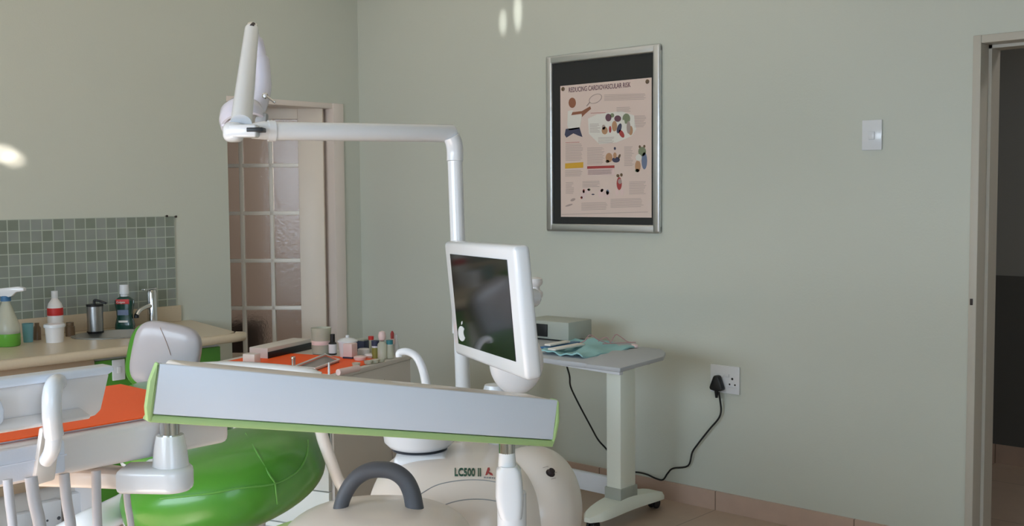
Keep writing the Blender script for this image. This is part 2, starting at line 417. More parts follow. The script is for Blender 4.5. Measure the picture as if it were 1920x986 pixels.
# tap
fb = Vector((-4.925, 2.80, ZT)); 
t = thing('mixer_tap', 'chrome mixer tap behind the round sink, its spout pointing left', 'tap', fb)
hh = .165
b = NB(); lathe(b, fb, [(.03, 0), (.03, .008), (.024, .012), (.023, hh), (.019, hh+.012), (.001, hh+.014)], 24); obj('tap_body', b, 'chrome', t)
spd = Vector((.25, -.55, 0)).normalized()
b = NB(); tube(b, smooth([fb+UP*.10, fb+spd*.05+UP*.098, fb+spd*.10+UP*.085, fb+spd*.125+UP*.065]), [.013, .011]); obj('spout', b, 'chrome', t)
b = NB(); lathe(b, fb+spd*.125+UP*.052, [(.012, 0), (.012, .014), (.009, .016)], 16); obj('aerator', b, 'black', t)
b = NB(); obox(b, fb+UP*(hh+.018)-spd*-.02, spd, Vector((-spd.y, spd.x, 0)), UP, .05, .009, .004, .002); obj('lever', b, 'chrome', t)
# base cabinets
def cabinet(y0, y1, label, withdoors):
    t = thing('base_cabinet', label, 'cabinet', (-4.7, (y0+y1)/2, 0), group='cabinets below the beige worktop')
    b = NB(); bx(b, (XL+.02, y0, .08), (-4.42, y1, ZT-.045)); obj('cabinet_body', b, 'offwhite', t)
    n = 1 if y1-y0 < .5 else 2
    for k in range(n):
        a = y0+(y1-y0)*k/n+.003; c_ = y0+(y1-y0)*(k+1)/n-.003
        b = NB(); bx(b, (-4.42, a, .085), (-4.40, c_, ZT-.062), .002); d = obj('door', b, 'cabgreen', t)
    b = NB(); bx(b, (XL+.03, y0, 0), (-4.47, y1, .08)); obj('plinth', b, 'offwhite', t)
    return t
cabinet(2.22, 2.845, 'green fronted cabinet below the worktop, at the end nearest the door', True)
cabinet(.25, 1.2, 'green fronted cabinet below the worktop, at the end furthest from the door', True)
# open bay with trunking and sockets
t = thing('service_panel', 'pale panel with a shelf rail in the open bay under the worktop', 'panel', (-4.6, 1.7, 0))
b = NB(); bx(b, (-4.62, 1.2, 0), (-4.60, 2.22, ZT-.045)); obj('back_panel', b, 'taupe', t)
b = NB(); bx(b, (-4.60, 1.2, .19), (-4.56, 2.22, .23), .003); obj('rail', b, 'stoned', t)
b = NB(); bx(b, (-4.41, 1.2, ZT-.12), (-4.385, 2.22, ZT-.045), .002); obj('apron', b, 'stoned', t)
for i, (x, y) in enumerate(((146, 950), (98, 966), (43, 990))):
    p = hx(x, y, -4.55)
    q = Vector((-4.55, p.y, p.z))
    t = thing('wall_socket', ['white double socket plate under the worktop, nearest the green door', 'middle white socket plate of the three seen between the hanging hoses', 'white socket plate furthest left below the instrument tray'][i], 'socket', q, group='sockets under the worktop')
    b = NB(); bx(b, q+Vector((-.05, -.042, -.06)), q+Vector((0, .042, .06)), .005); obj('socket_plate', b, 'white', t)
    for s, rr in ((-.022, .005), (.028, .008)):
        b = NB(); lathe(b, q+Vector((0, s, -.018)), [(rr, 0), (rr, .001), (.0001, .0012)], 12, (1, 0, 0)); obj('socket_hole', b, 'dgrey', t)
p = hx(221, 693, -4.40); q = Vector((-4.40, p.y, p.z))
t = thing('wall_socket', 'small white switch plate on the green cabinet front under the worktop', 'socket', q)
b = NB(); bx(b, q+Vector((0, -.028, -.045)), q+Vector((.008, .030, .045)), .003); obj('switch_plate', b, 'white', t)
b = NB(); bx(b, q+Vector((.008, -.008, -.014)), q+Vector((.012, .010, .014)), .001); obj('rocker', b, 'white', t)

# ------------------------------------------------------------------ bottles and pots on the worktop
def on_top(x, y, z=ZT): return hz(x, y, z)
# spray bottle
p = on_top(14, 648); k = depth(p)/FPX
t = thing('spray_bottle', 'tall trigger spray bottle with green liquid at the far left of the worktop', 'spray bottle', p)
b = NB(); lathe(b, p, [(.001, .001), (.060, .001), (.064, .006), (.064, 24*k), (.001, 24*k)], 32, sx=1, sy_=.8); obj('liquid', b, 'liquid', t)
b = NB(); lathe(b, p, [(.001, 24*k), (.0635, 24*k), (.064, 25*k), (.062, 40*k), (.040, 62*k), (.022, 80*k), (.018, 86*k), (.018, 90*k), (.001, 90*k)], 32, sx=1, sy_=.8); obj('bottle', b, 'cleartint', t)
b = NB(); lathe(b, p+UP*84*k, [(.021, 0), (.021, 9*k), (.017, 10*k)], 24); obj('collar', b, 'blue', t)
b = NB(); e = p+UP*93*k; s = -R0
pro = [(-.030, .0), (-.012, -.004), (.018, 0), (.030, .020), (.030, .034), (-.06, .042), (-.085, .036), (-.085, .022), (-.05, .018)]
slab(b, [e - s*u + UP*v - F0*.015 for u, v in [(-q[0], q[1]) for q in pro]], F0*.03, .004); obj('trigger_head', b, 'white', t)
b = NB(); tube(b, smooth([e-R0*.035+UP*.016, e-R0*.048-UP*.01, e-R0*.040-UP*.04]), [.007, .005]); obj('trigger', b, 'blue', t)
def pot(name, label, cat, x, yb, hp, wp, m, prof=None, parts=(), z=ZT, group=None, seg=28, sq=1):
    """lathe item standing on height z at pixel foot; hp, wp its height and width in picture pixels converted at its distance"""
    p = on_top(x, yb, z); k = depth(p)/FPX; h = hp*k; r = wp*k/2; p = p + F0*r*.9*0
    t = thing(name, label, cat, p, group=group)
    for (pn, pm, pr) in ([('body', m, prof or [(.9, 0), (1, .04), (1, .96), (.92, 1)])] + list(parts)):
        b = NB(); lathe(b, p, [(a*r, c_*h) for a, c_ in pr], seg, sy_=sq); obj(pn, b, pm, t)
    return t, p, h, r
pot('cup', 'small light blue cup beside the spray bottle', 'cup', 53, 641, 35, 20, 'lblue', [(.85, 0), (1, .95), (1.03, 1), (.93, 1), (.8, .1), (.0001, .1)])
pot('brown_vial', 'small brown vial between the blue cup and the white tub', 'bottle', 70, 637, 32, 14, 'brown', [(1, 0), (1, .7), (.6, .85), (.6, 1)])
pot('tube', 'slim pale tube standing behind the white tub', 'tube', 80, 626, 42, 11, 'pink', [(1, 0), (.9, .6), (.4, .7), (.4, 1)])
pot('peroxide_bottle', 'white squeeze bottle with a red band behind the white tub', 'bottle', 105, 632, 88, 28, 'offwhite', [(1, 0), (1, .62), (.85, .72), (.42, .82), (.42, .84), (.0001, .84)],
    [('cap', 'white', [(.44, .84), (.42, .99), (.0001, 1)]), ('red_band', 'red', [(1.01, .47), (1.02, .48), (1.01, .62), (.99, .63)])])
pot('plastic_tub', 'white lidded plastic tub on the worktop in front of the red banded bottle', 'tub', 103, 641, 34, 36, 'offwhite', [(.85, 0), (.95, .85), (.0001, .85)], [('lid', 'white', [(1.06, .83), (1.06, .95), (1.0, 1), (.0001, 1)])])
pot('small_jar', 'small brownish jar right of the white tub', 'jar', 132, 630, 26, 17, 'brown', [(1, 0), (1, .7), (.8, .75), (.8, 1)])
tt, p, h, r = pot('soap_dispenser', 'stainless steel pump dispenser with a black top and foot', 'dispenser', 179, 624, 54, 30, 'steel', [(.96, .06), (.96, .94)],
    [('foot', 'black', [(1.0, 0), (1.02, .07), (.9, .07)]), ('top', 'black', [(1.0, .93), (1.02, 1), (.0001, 1)])])
b = NB(); tube(b, smooth([p+UP*h, p+UP*(h+.018), p+R0*.02+UP*(h+.016), p+R0*.055+UP*(h+.003)]), [.006, .005]); obj('pump_spout', b, 'black', tt)
# mouthwash
p = on_top(235, 617); k = depth(p)/FPX
t = thing('mouthwash_bottle', 'dark green mouthwash bottle with a white cap and red brand strip', 'bottle', p)
def rbox(b, c, w_, d_, z0, z1, bev): obox(b, c+UP*(z0+z1)/2, R0, F0, UP, w_/2, d_/2, (z1-z0)/2, bev, 3)
b = NB()
W_ = 34*k
secs = [(0, .95), (.02, 1.02), (.15, 1.0), (.38, .82), (.55, .86), (.78, 1.0), (.88, .98), (.97, .6), (1.0, .38)]
H_ = 62*k; rings = []
for hgt, sc_ in secs:
    rings.append([b.verts.new(p+R0*(sgnp(math.cos(a), .5)*W_/2*sc_)+F0*(sgnp(math.sin(a), .5)*W_*.32*sc_)+UP*hgt*H_) for a in (2*PI*i/32 for i in range(32))])
for i in range(len(rings)-1):
    for q in range(32): b.faces.new((rings[i][q], rings[i][(q+1) % 32], rings[i+1][(q+1) % 32], rings[i+1][q]))
b.faces.new(rings[0][::-1]); b.faces.new(rings[-1]); obj('bottle', b, 'mouth', t)
b = NB(); lathe(b, p+UP*(H_-.001), [(.2*W_, 0), (.2*W_, 4*k), (.26*W_, 5*k), (.24*W_, 22*k), (.0001, 22*k)], 24); obj('cap', b, 'white', t)
b = NB(); rbox(b, p-F0*(W_*.325), W_*.72, .002, H_*.78, H_*.92, .0005); o = obj('brand_strip', b, 'red', t)
b = text_bm('Colgate', .013, .0003, .0002); obj('lettering', place_text(b, p-F0*(W_*.325+.002)-R0*W_*.32+UP*H_*.81, R0, UP), 'whitep', o)
b = NB(); rbox(b, p-F0*(W_*.285), W_*.6, .002, H_*.44, H_*.60, .0005); obj('label_print', b, 'bluep', t)
b = NB(); rbox(b, p-F0*(W_*.305), W_*.5, .002, H_*.22, H_*.28, .0005); obj('label_print', b, 'whitep', t)

# ------------------------------------------------------------------ poster on the back wall
YP = YB
def yp(x, y, d): return hy(x, y, YP-d)
t = thing('framed_poster', 'health poster pinned on a charcoal board in a silver frame on the right hand wall', 'poster', yp(1137, 440, .01))
OX0, OX1, OZ0, OZ1 = -3.548, -2.865, 1.238, 2.106
fw = .040
b = NB()
for (a0, a1) in (((OX0, OZ0), (OX1, OZ0+fw)), ((OX0, OZ1-fw), (OX1, OZ1))): bx(b, (a0[0], YP-.024, a0[1]), (a1[0], YP-.002, a1[1]), .009, 3)
for x in (OX0, OX1-fw): bx(b, (x, YP-.025, OZ0+.002), (x+fw, YP-.002, OZ1-.002), .009, 3)
obj('frame', b, 'alu', t)
b = NB(); bx(b, (OX0+.02, YP-.010, OZ0+.02), (OX1-.02, YP-.001, OZ1-.02)); obj('pin_board', b, 'board', t)
DP = .012
c4 = [yp(1050.6, 160.2, DP), yp(1222.3, 146.5, DP), yp(1221, 408.2, DP), yp(1051.8, 406.2, DP)]
sx0, sx1 = (c4[0].x+c4[3].x)/2, (c4[1].x+c4[2].x)/2; sz1, sz0 = (c4[0].z+c4[1].z)/2, (c4[2].z+c4[3].z)/2
b = NB(); bx(b, (sx0, YP-DP, sz0), (sx1, YP-DP+.0015, sz1)); ps = obj('poster_sheet', b, 'paper', t)
DI = DP+.0006
def poly(b, pts, d=DI):
    slab(b, [yp(x, y, d) for x, y in pts], (0, .0004, 0))
def ell(b, cx, cy_, rx, ry, rot=0, n=14, d=DI):
    poly(b, [(cx+rx*math.cos(a)*math.cos(rot)-ry*math.sin(a)*math.sin(rot), cy_+rx*math.cos(a)*math.sin(rot)+ry*math.sin(a)*math.cos(rot)) for a in (2*PI*i/n for i in range(n))], d)
def cz(q): return (1010+q[0]/2.464, 60+q[1]/2.464)   # positions read from an enlarged view of the poster
def cpoly(b, pts, d=DI): poly(b, [cz(q) for q in pts], d)
def cell(b, cx, cy_, rx, ry, rot=0, d=DI, n=14): c_ = cz((cx, cy_)); ell(b, c_[0], c_[1], rx/2.464, ry/2.464, rot, n, d)
tw = yp(*cz((425, 245)), DI).x - yp(*cz((138, 265)), DI).x
b = text_bm('REDUCING CARDIOVASCULAR RISK', .03, .0002, .0003)
mxx = max(v.co.x for v in b.verts)
for v in b.verts: v.co.x *= tw/mxx; v.co.y *= 1.1
obj('title', place_text(b, yp(*cz((138, 279)), DI), (1, 0, 0), UP), 'purple', ps)
# tennis player
b = NB(); cell(b, 155, 327, 17, 24); obj('figure_head', b, 'skin', ps)
b = NB(); cpoly(b, [(145, 372), (200, 365), (238, 343), (242, 355), (215, 378), (200, 392), (193, 388), (200, 377), (150, 384)]); obj('figure_skin', b, 'skin', ps)
b = NB(); cpoly(b, [(135, 365), (160, 360), (150, 385), (200, 382), (195, 415), (190, 445), (140, 455), (132, 430)], DI+.0004); obj('figure_shirt', b, 'whitep', ps)
b = NB(); cpoly(b, [(125, 448), (188, 440), (202, 485), (182, 478), (160, 468), (128, 488), (120, 475)], DI+.0004); obj('figure_shorts', b, 'navyp', ps)
b = NB()
rp = [yp(*cz((262+30*math.cos(a)*.96, 308+20*math.sin(a)-9*math.cos(a))), DI) for a in (2*PI*i/20 for i in range(21))]
tube(b, rp, .0013, 6); tube(b, [yp(*cz((236, 324)), DI), yp(*cz((222, 342)), DI)], .0022, 6); obj('racket', b, 'greyprint', ps)
# market group in the middle
b = NB(); cpoly(b, [(228, 400), (270, 380), (380, 365), (440, 385), (450, 450), (430, 480), (360, 510), (280, 518), (232, 470)], DI-.0003); obj('pale_patch', b, 'whitep', ps)
def group_fig(parts):
    for mname, shapes in parts:
        for s_ in shapes: b = NB(); cell(b, *s_); obj('illustration', b, mname, ps)
group_fig([('tanp', [(305, 455, 14, 18), (350, 435, 12, 25, 0, DI+.0003), (425, 455, 10, 22)]), ('redp', [(383, 470, 10, 20, -.5), (330, 450, 6, 16)]), ('purple', [(365, 400, 16, 15), (322, 395, 14, 18)]),
           ('greenp', [(405, 400, 18, 24), (340, 385, 9, 10)]), ('navyp', [(372, 445, 10, 24, .3)]), ('greyprint', [(300, 440, 8, 12), (415, 440, 9, 30, 0, DI+.0004)]), ('whitep', [(350, 470, 12, 12, 0, DI+.0004), (392, 425, 6, 20, 0, DI+.0005)])])
group_fig([('tanp', [(325, 580, 16, 22), (352, 570, 8, 14, 0, DI+.0004)]), ('navyp', [(357, 590, 18, 13), (352, 538, 5, 7)]), ('brown', [(318, 598, 9, 7), (372, 575, 5, 12, .4)])])
group_fig([('tanp', [(458, 620, 13, 28)]), ('greenp', [(478, 552, 18, 22), (455, 640, 10, 8)]), ('bluep', [(488, 595, 13, 40)]), ('brown', [(467, 530, 5, 7), (488, 528, 5, 7)]), ('whitep', [(462, 580, 14, 16, 0, DI+.0004)])])
group_fig([('redp', [(372, 700, 12, 30)]), ('pink', [(362, 740, 8, 14), (385, 740, 8, 14)]), ('brown', [(366, 664, 7, 8, -.6), (382, 660, 6, 8)]), ('greyprint', [(375, 690, 9, 12, 0, DI+.0004)])])
group_fig([('pink', [(205, 750, 12, 20), (225, 735, 12, 14), (290, 745, 15, 22), (315, 750, 12, 16)]), ('redp', [(208, 735, 5, 9), (198, 765, 5, 6), (292, 732, 6, 8, .5)]), ('greenp', [(232, 728, 7, 6)]), ('bluep', [(318, 740, 7, 12)]), ('navyp', [(251, 750, 7, 3)]), ('greyprint', [(158, 775, 12, 6, -.4), (140, 800, 18, 4, -.3)])])
b = NB(); cpoly(b, [(122, 607), (206, 601), (206, 627), (122, 631)]); obj('yellow_box', b, 'yellow', ps)
b = NB(); cpoly(b, [(224, 620), (350, 616), (350, 628), (224, 632)]); obj('red_band', b, 'redp', ps)
b = NB(); cpoly(b, [(224, 634), (350, 630), (350, 660), (224, 662)]); obj('pink_box', b, 'pink', ps)
def textblock(x0, y0, x1, y1, m='greyprint', step=6.2):
    b = NB(); y = y0
    while y < y1:
        e = x1 - random.random()*14
        cpoly(b, [(x0, y), (e, y-(e-x0)*.03), (e, y+1.8-(e-x0)*.03), (x0, y+1.8)]); y += step
    obj('text_block', b, m, ps)
for a in ((303, 290, 495, 318), (360, 348, 425, 372), (442, 388, 497, 440), (236, 425, 285, 468), (275, 487, 350, 512), (124, 518, 205, 598), (122, 640, 205, 668), (224, 535, 305, 612), (228, 638, 345, 658),
          (395, 530, 440, 618), (202, 690, 282, 715), (418, 692, 498, 748), (125, 695, 165, 745), (197, 790, 318, 822), (332, 772, 485, 812), (106, 842, 515, 846)): textblock(*a)
textblock(124, 510, 200, 514, 'redp'); textblock(240, 374, 320, 378, 'redp')
for (x, y, lb) in ((1056, 167, ''), (1214, 153, '')):
    p = yp(x, y, DP); b = NB(); lathe(b, p, [(.010, 0), (.010, .003), (.006, .006), (.0001, .007)], 18, (0, -1, 0)); obj('push_pin', b, 'brown', t)

# ------------------------------------------------------------------ light switch
p0 = hy(1618, 226, YB); p1 = hy(1654.5, 281, YB)
cx_, cz_ = (p0.x+p1.x)/2, (p0.z+p1.z)/2; hw, hh_ = (p1.x-p0.x)/2, (p0.z-p1.z)/2
t = thing('light_switch', 'flat white light switch on the wall between the poster and the doorway', 'switch', (cx_, YB, cz_))
b = NB(); bx(b, (cx_-hw, YB-.009, cz_-hh_), (cx_+hw, YB, cz_+hh_), .003); obj('switch_plate', b, 'white', t)
b = NB(); bx(b, (cx_-.012, YB-.013, cz_-.018), (cx_+.012, YB-.008, cz_+.014), .002); obj('rocker', b, 'white', t)
# wall socket with plug
p0 = hy(1334, 684, YB); p1 = hy(1388, 738, YB)
cx_, cz_ = (p0.x+p1.x)/2, (p0.z+p1.z)/2; hw, hh_ = (p1.x-p0.x)/2, .062
t = thing('power_socket', 'white double power socket above the skirting with a black plug in its left half', 'socket', (cx_, YB, cz_))
b = NB(); bx(b, (cx_-hw, YB-.010, cz_-hh_), (cx_+hw, YB, cz_+hh_), .003); obj('socket_plate', b, 'white', t)
for (x, y, rr) in ((1373, 710.5, .0055), (1368, 720.5, .0042), (1378, 722, .0042)):
    q = hy(x, y, YB-.010); b = NB(); lathe(b, q, [(rr, -.001), (rr, .0006), (.0001, .0008)], 12, (0, -1, 0)); obj('socket_hole', b, 'black', t)
q = hy(1354.5, 703, YB-.01)
for x in (1355, 1364):
    q = hy(x, 704, YB-.010); b = NB(); bx(b, (q.x-.009, YB-.014, q.z-.007), (q.x+.009, YB-.009, q.z+.007), .002); obj('rocker', b, 'white', t)
q = hy(1373, 726.5, YB-.010); b = NB(); bx(b, (q.x-.022, YB-.0125, q.z-.002), (q.x+.022, YB-.009, q.z+.002), .001); obj('ridge', b, 'white', t)
# black power lead
def cordpts(L): return [hy(x, y, YB-d) for x, y, d in L]
PC = [(1062, 684, .42), (1068, 705, .36), (1070, 725, .30), (1085, 757, .24), (1108, 800, .17), (1122, 825, .12), (1140, 846, .07), (1148, 870, .04), (1154, 884, .025), (1168, 887, .025), (1192, 885, .025), (1212, 889, .022), (1230, 897, .022), (1243, 899, .022), (1252, 887, .022), (1262, 878, .022), (1290, 873, .022), (1298, 848, .022), (1308, 833, .022), (1330, 805, .022), (1347, 785, .022), (1352, 770, .022), (1350, 750, .03), (1347.5, 735, .035)]
t = thing('power_lead', 'black power lead drooping from the grey topped trolley to the plug in the wall socket', 'cable', hy(1347, 735, YB-.03))
b = NB(); tube(b, smooth(cordpts(PC), 5), .0042, 8); obj('cable', b, 'black', t)
q = hy(1348, 716, YB-.012)
b = NB(); n3 = Vector((0, -1, 0))
pl = [(-.034, -.024), (-.030, -.034), (0, -.040), (.030, -.034), (.034, -.024), (.014, .026), (.008, .032), (-.008, .032), (-.014, .026)]
slab(b, [q+Vector((u, 0, v)) for u, v in pl], (0, -.03, 0), .006, 3)
tube(b, [q+Vector((0, -.02, -.034)), q+Vector((0, -.02, -.068))], [.010, .0055], 12); obj('plug', b, 'black', t)

# ------------------------------------------------------------------ overbed table (trolley)
t = thing('overbed_table', 'wheeled table with a two part grey top on a cream column beside the wall', 'table', (-2.76, 3.9, 0))
zt_ = .775
tp = [hz(1248, 660, zt_), hz(1244, 668, zt_), hz(1163, 690, zt_), hz(1098, 682, zt_), hz(1125, 664, zt_), hz(1175, 647, zt_), hz(1205, 650, zt_), hz(1240, 654, zt_)]
b = NB(); slab(b, tp, (0, 0, -.017), .004); obj('tilting_top', b, 'tabletop', t)
xl = -3.42
fl = [hz(1102, 677, zt_-.004), hz(1162, 652, zt_-.004)]
b = NB(); A = hz(1100, 681, zt_-.004); Bk = hz(1188, 644, zt_-.004)
dirx = Vector((-.985, .17, 0))*0 + Vector((-1, 0, 0))
slab(b, [A, Bk, Bk+dirx*.62, A+dirx*.62], (0, 0, -.020), .004); obj('fixed_top', b, 'tabletop', t)
# white rail under the front edge
r0 = D(1165, 694, depth(hz(1163, 690, zt_))); r1 = hz(1030, 669, zt_-.025)
b = NB(); a0 = hz(1166, 697, zt_-.024); a1 = hz(1010, 672, zt_-.024)
dv = (a1-a0).normalized(); obox(b, (a0+a1)/2+Vector((0, -.004, -.004)), dv, Vector((-dv.y, dv.x, 0)), UP, (a1-a0).length/2, .010, .008, .002); obj('front_rail', b, 'white', t)
b = NB(); bx(b, (-3.30, 3.50, zt_-.052), (-2.66, 3.86, zt_-.027), .003); obj('support_frame', b, 'cream', t)
PXc, PYc = -2.80, 3.80
q0 = D(1171, 800, 4.62); 
b = NB(); bx(b, (PXc-.038, PYc-.055, .10), (PXc+.038, PYc+.055, zt_-.05), .004); obj('column', b, 'cream', t)
b = NB(); bx(b, (PXc-.044, PYc-.062, .088), (PXc+.044, PYc+.062, .155), .003); obj('column_collar', b, 'greygreen', t)
def foot(xc, y0, y1, n):
    b = NB(); sec = []
    N = 14
    for i in range(N+1):
        s = i/N; y = y0+(y1-y0)*s
        wv = .044*(1-abs(2*s-1)**5)**.5+.016; zt2 = .094+.016*math.exp(-((y-PYc)/.13)**2)-.03*abs(2*s-1)**4
        zl = .045 + .012*math.sin(PI*s)
        sec.append([b.verts.new((xc+u*wv, y, z)) for u, z in ((-1, zl), (-1, (zl+zt2)/2), (-.75, zt2), (.75, zt2), (1, (zl+zt2)/2), (1, zl))])
    for i in range(N):
        for k in range(6): b.faces.new((sec[i][k], sec[i][(k+1) % 6], sec[i+1][(k+1) % 6], sec[i+1][k]))
    b.faces.new(sec[0]); b.faces.new(sec[-1][::-1]); return obj(n, b, 'cream', t)
foot(PXc, 3.56, 4.10, 'foot'); foot(-3.42, 3.56, 4.10, 'foot')
for xc in (PXc, -3.42):
    for yc in (3.60, 4.05):
        c_ = NB()
        for s in (-1, 1): lathe(c_, (xc+s*.014-.006, yc, .024), [(.001, 0), (.022, 0), (.024, .003), (.024, .009), (.022, .012), (.001, .012)], 20, (1, 0, 0))
        cs = obj('caster', c_, 'black', t)
        c_ = NB(); tube(c_, [(xc, yc, .024), (xc, yc, .055)], .007, 8); bx(c_, (xc-.006, yc-.016, .022), (xc+.006, yc+.016, .05), .002); obj('caster_fork', c_, 'black', cs)
b = NB(); bx(b, (-3.44, 3.86, .075), (-2.81, 3.89, .158), .006); obj('cross_bar', b, 'white', t)
b = NB(); bx(b, (-3.45, 3.76, .09), (-3.39, 3.86, .73), .004); obj('column', b, 'cream', t)
b = NB(); c_ = hz(1205, 680, zt_-.03); bx(b, (c_.x-.03, c_.y-.012, zt_-.035), (c_.x+.03, c_.y+.012, zt_-.022), .003); obj('latch', b, 'black', t)

ZT2 = zt_
# device on the trolley
q = hz(1040, 643, ZT2); 
t = thing('grey_device', 'grey boxy appliance with a black front panel on the left of the wheeled table', 'appliance', q)
a = D(1002, 640, 4.52); e = D(1066, 636, 4.62)
a = hz(1000, 650, ZT2); e = hz(1065, 637, ZT2)
dv = (e-a); dv.z = 0; dv = Vector((1, .05, 0)).normalized(); pv = Vector((-dv.y, dv.x, 0))
e2 = hz(1066, 640, ZT2)
b = NB(); obox(b, e2-dv*.13+pv*.09+UP*.042, dv, pv, UP, .13, .09, .041, .006); obj('housing', b, 'greygreen', t)
b = NB(); fc = e2-dv*.13+UP*.04; obox(b, fc-dv*.035-pv*.004, dv, pv, UP, .05, .004, .028, .002); obj('front_panel', b, 'black', t)
# teal cloth
b = NB(); N = 16
g0, g1, g2, g3 = hz(1012, 662, ZT2), hz(1092, 671, ZT2), hz(1192, 652, ZT2), hz(1072, 637, ZT2)
grid = []
for i in range(N+1):
    row = []
    for j in range(N+1):
        s, u = i/N, j/N; P_ = (g0*(1-s)+g1*s)*(1-u)+(g3*(1-s)+g2*s)*u
        P_ = Vector((P_.x, P_.y, ZT2+.008+.006*math.sin(9*s+4*u)+.005*math.sin(13*u+3*s)+.004*math.sin(23*s)))
        row.append(P_)
    grid.append(row)
top = [[b.verts.new(v) for v in r_] for r_ in grid]; bot = [[b.verts.new(v-UP*.006) for v in r_] for r_ in grid]
for i in range(N):
    for j in range(N):
        b.faces.new((top[i][j], top[i+1][j], top[i+1][j+1], top[i][j+1])); b.faces.new((bot[i][j], bot[i][j+1], bot[i+1][j+1], bot[i+1][j]))
for i in range(N):
    for (A_, B_) in ((top[i][0], top[i+1][0]), (top[i][N], top[i+1][N]), (top[0][i], top[0][i+1]), (top[N][i], top[N][i+1])): pass
    b.faces.new((top[i][0], bot[i][0], bot[i+1][0], top[i+1][0])); b.faces.new((top[i][N], top[i+1][N], bot[i+1][N], bot[i][N]))
    b.faces.new((top[0][i], top[0][i+1], bot[0][i+1], bot[0][i])); b.faces.new((top[N][i], bot[N][i], bot[N][i+1], top[N][i+1]))
o = obj('surgical_cloth', b, 'teal'); tag(o, 'crumpled teal cloth spread on the grey topped table', 'cloth')
def stick(name, label, cat, pts, r, m, zoff=.02):
    P_ = [Vector((q.x, q.y, ZT2+zoff+(h_ or 0))) for q, h_ in pts]
    b = NB(); tube(b, smooth(P_, 6), r, 8); o = obj(name, b, m); tag(o, label, cat); return o
def packet(name, label, m, x0, y0, x1, y1, w_, z):
    a, c_ = hz(x0, y0, ZT2+z), hz(x1, y1, ZT2+z); d_ = (c_-a); 
    b = NB(); obox(b, (a+c_)/2, d_, Vector((-d_.y, d_.x, 0)), UP, d_.length/2, w_, .004, .003); o = obj(name, b, m); tag(o, label, 'packet')
packet('instrument_packet', 'blue sterile packet lying on the teal cloth, under the white one', 'blue', 1018, 652, 1082, 641, .018, .019)
packet('instrument_packet', 'white packet on the teal cloth nearest the grey appliance', 'whitep', 1026, 647, 1064, 640, .016, .029)
packet('instrument_packet', 'pale packet on the teal cloth in front of the blue one', 'whitep', 1034, 655, 1090, 645, .02, .021)
wires = [[(1075, 648, .01), (1095, 640, .05), (1106, 628, .075), (1122, 637, .05), (1140, 646, .01)],
         [(1122, 640, .03), (1130, 634, .05), (1138, 633, .05), (1144, 641, .03), (1146, 648, .008)],
         [(1144, 645, .02), (1150, 633, .06), (1156, 627, .07), (1166, 633, .06), (1178, 641, .04), (1192, 648, .01)],
         [(1130, 650, .01), (1150, 644, .03), (1168, 643, .03), (1188, 650, .008)]]
b = NB()
t = thing('test_lead', 'thin pinkish test leads looped over the teal cloth on the wheeled table', 'cable', hz(1150, 650, ZT2))
for i, wv in enumerate(wires):
    base = hz(1140, 652, ZT2); zd = depth(base)
    P_ = []
    for x, y, h_ in wv:
        q = D(x, y, zd + (x-1140)*.0006); P_.append(Vector((q.x, q.y, max(q.z, ZT2+.018))))
    tube(b, smooth(P_, 6), .0022, 7)
obj('wire', b, 'pinkwire', t)
b = NB(); q = hz(1190, 648, ZT2+.008); obox(b, q, Vector((1, -.6, 0)), Vector((.6, 1, 0)), UP, .022, .007, .007, .003); obj('clip', b, 'pink', t)

# ------------------------------------------------------------------ drawer cart with its load
ZK = .77
NC = Vector((-3.135, 2.49, 0)); u_ = Vector((-.300, .954, 0)).normalized(); v_ = Vector((-.954, -.300, 0)).normalized()
LU, LV = .57, .62
t = thing('drawer_cart', 'pale drawer cart with a taupe side panel, standing behind the dental chair', 'cabinet', NC+u_*.28+v_*.3)
def cbox(b, a0, a1, c0, c1, z0, z1, bev=.003): obox(b, NC+u_*(a0+a1)/2+v_*(c0+c1)/2+UP*(z0+z1)/2, u_, v_, UP, abs(a1-a0)/2, abs(c1-c0)/2, (z1-z0)/2, bev)
b = NB(); cbox(b, .004, LU, 0, LV, .06, ZK-.02); obj('carcass', b, 'taupe', t)
b = NB(); cbox(b, -.006, LU+.004, -.004, LV+.004, ZK-.02, ZK, .004); obj('cart_top', b, 'taupe', t)
for i in range(5):
    z0 = .07+i*.136
    b = NB(); cbox(b, -.016, .004, .012, LV-.012, z0, z0+.132, .003); d = obj('drawer', b, 'drawer', t)
    b = NB(); cbox(b, -.03, -.016, LV/2-.06, LV/2+.06, z0+.105, z0+.115, .002); obj('drawer_handle', b, 'steel', d)
for a in (.05, LU-.05):
    for c_ in (.05, LV-.05):
        q = NC+u_*a+v_*c_; b = NB(); lathe(b, q+UP*.025-u_*.01, [(.001, 0), (.025, 0), (.025, .02), (.001, .02)], 18, u_); tube(b, [q+UP*.03, q+UP*.06], .01, 8); obj('caster', b, 'black', t)
# side panel seam
b = NB(); tube(b, [NC+u_*.36+UP*.70-v_*.0015, NC+u_*.42+UP*.35-v_*.0015], .0012, 6); obj('scratch', b, 'greyprint', t)
# orange liner on the cart
b = NB(); cbox(b, .02, .40, .02, LV-.04, ZK+.0005, ZK+.002, 0); o = obj('tray_paper', b, 'orange'); tag(o, 'orange paper sheet covering the top of the drawer cart', 'paper')
def K(x, y, z=ZK): return hz(x, y, z)
def cpot(*a, **kw): kw.setdefault('z', ZK+.002); return pot(*a, **kw)
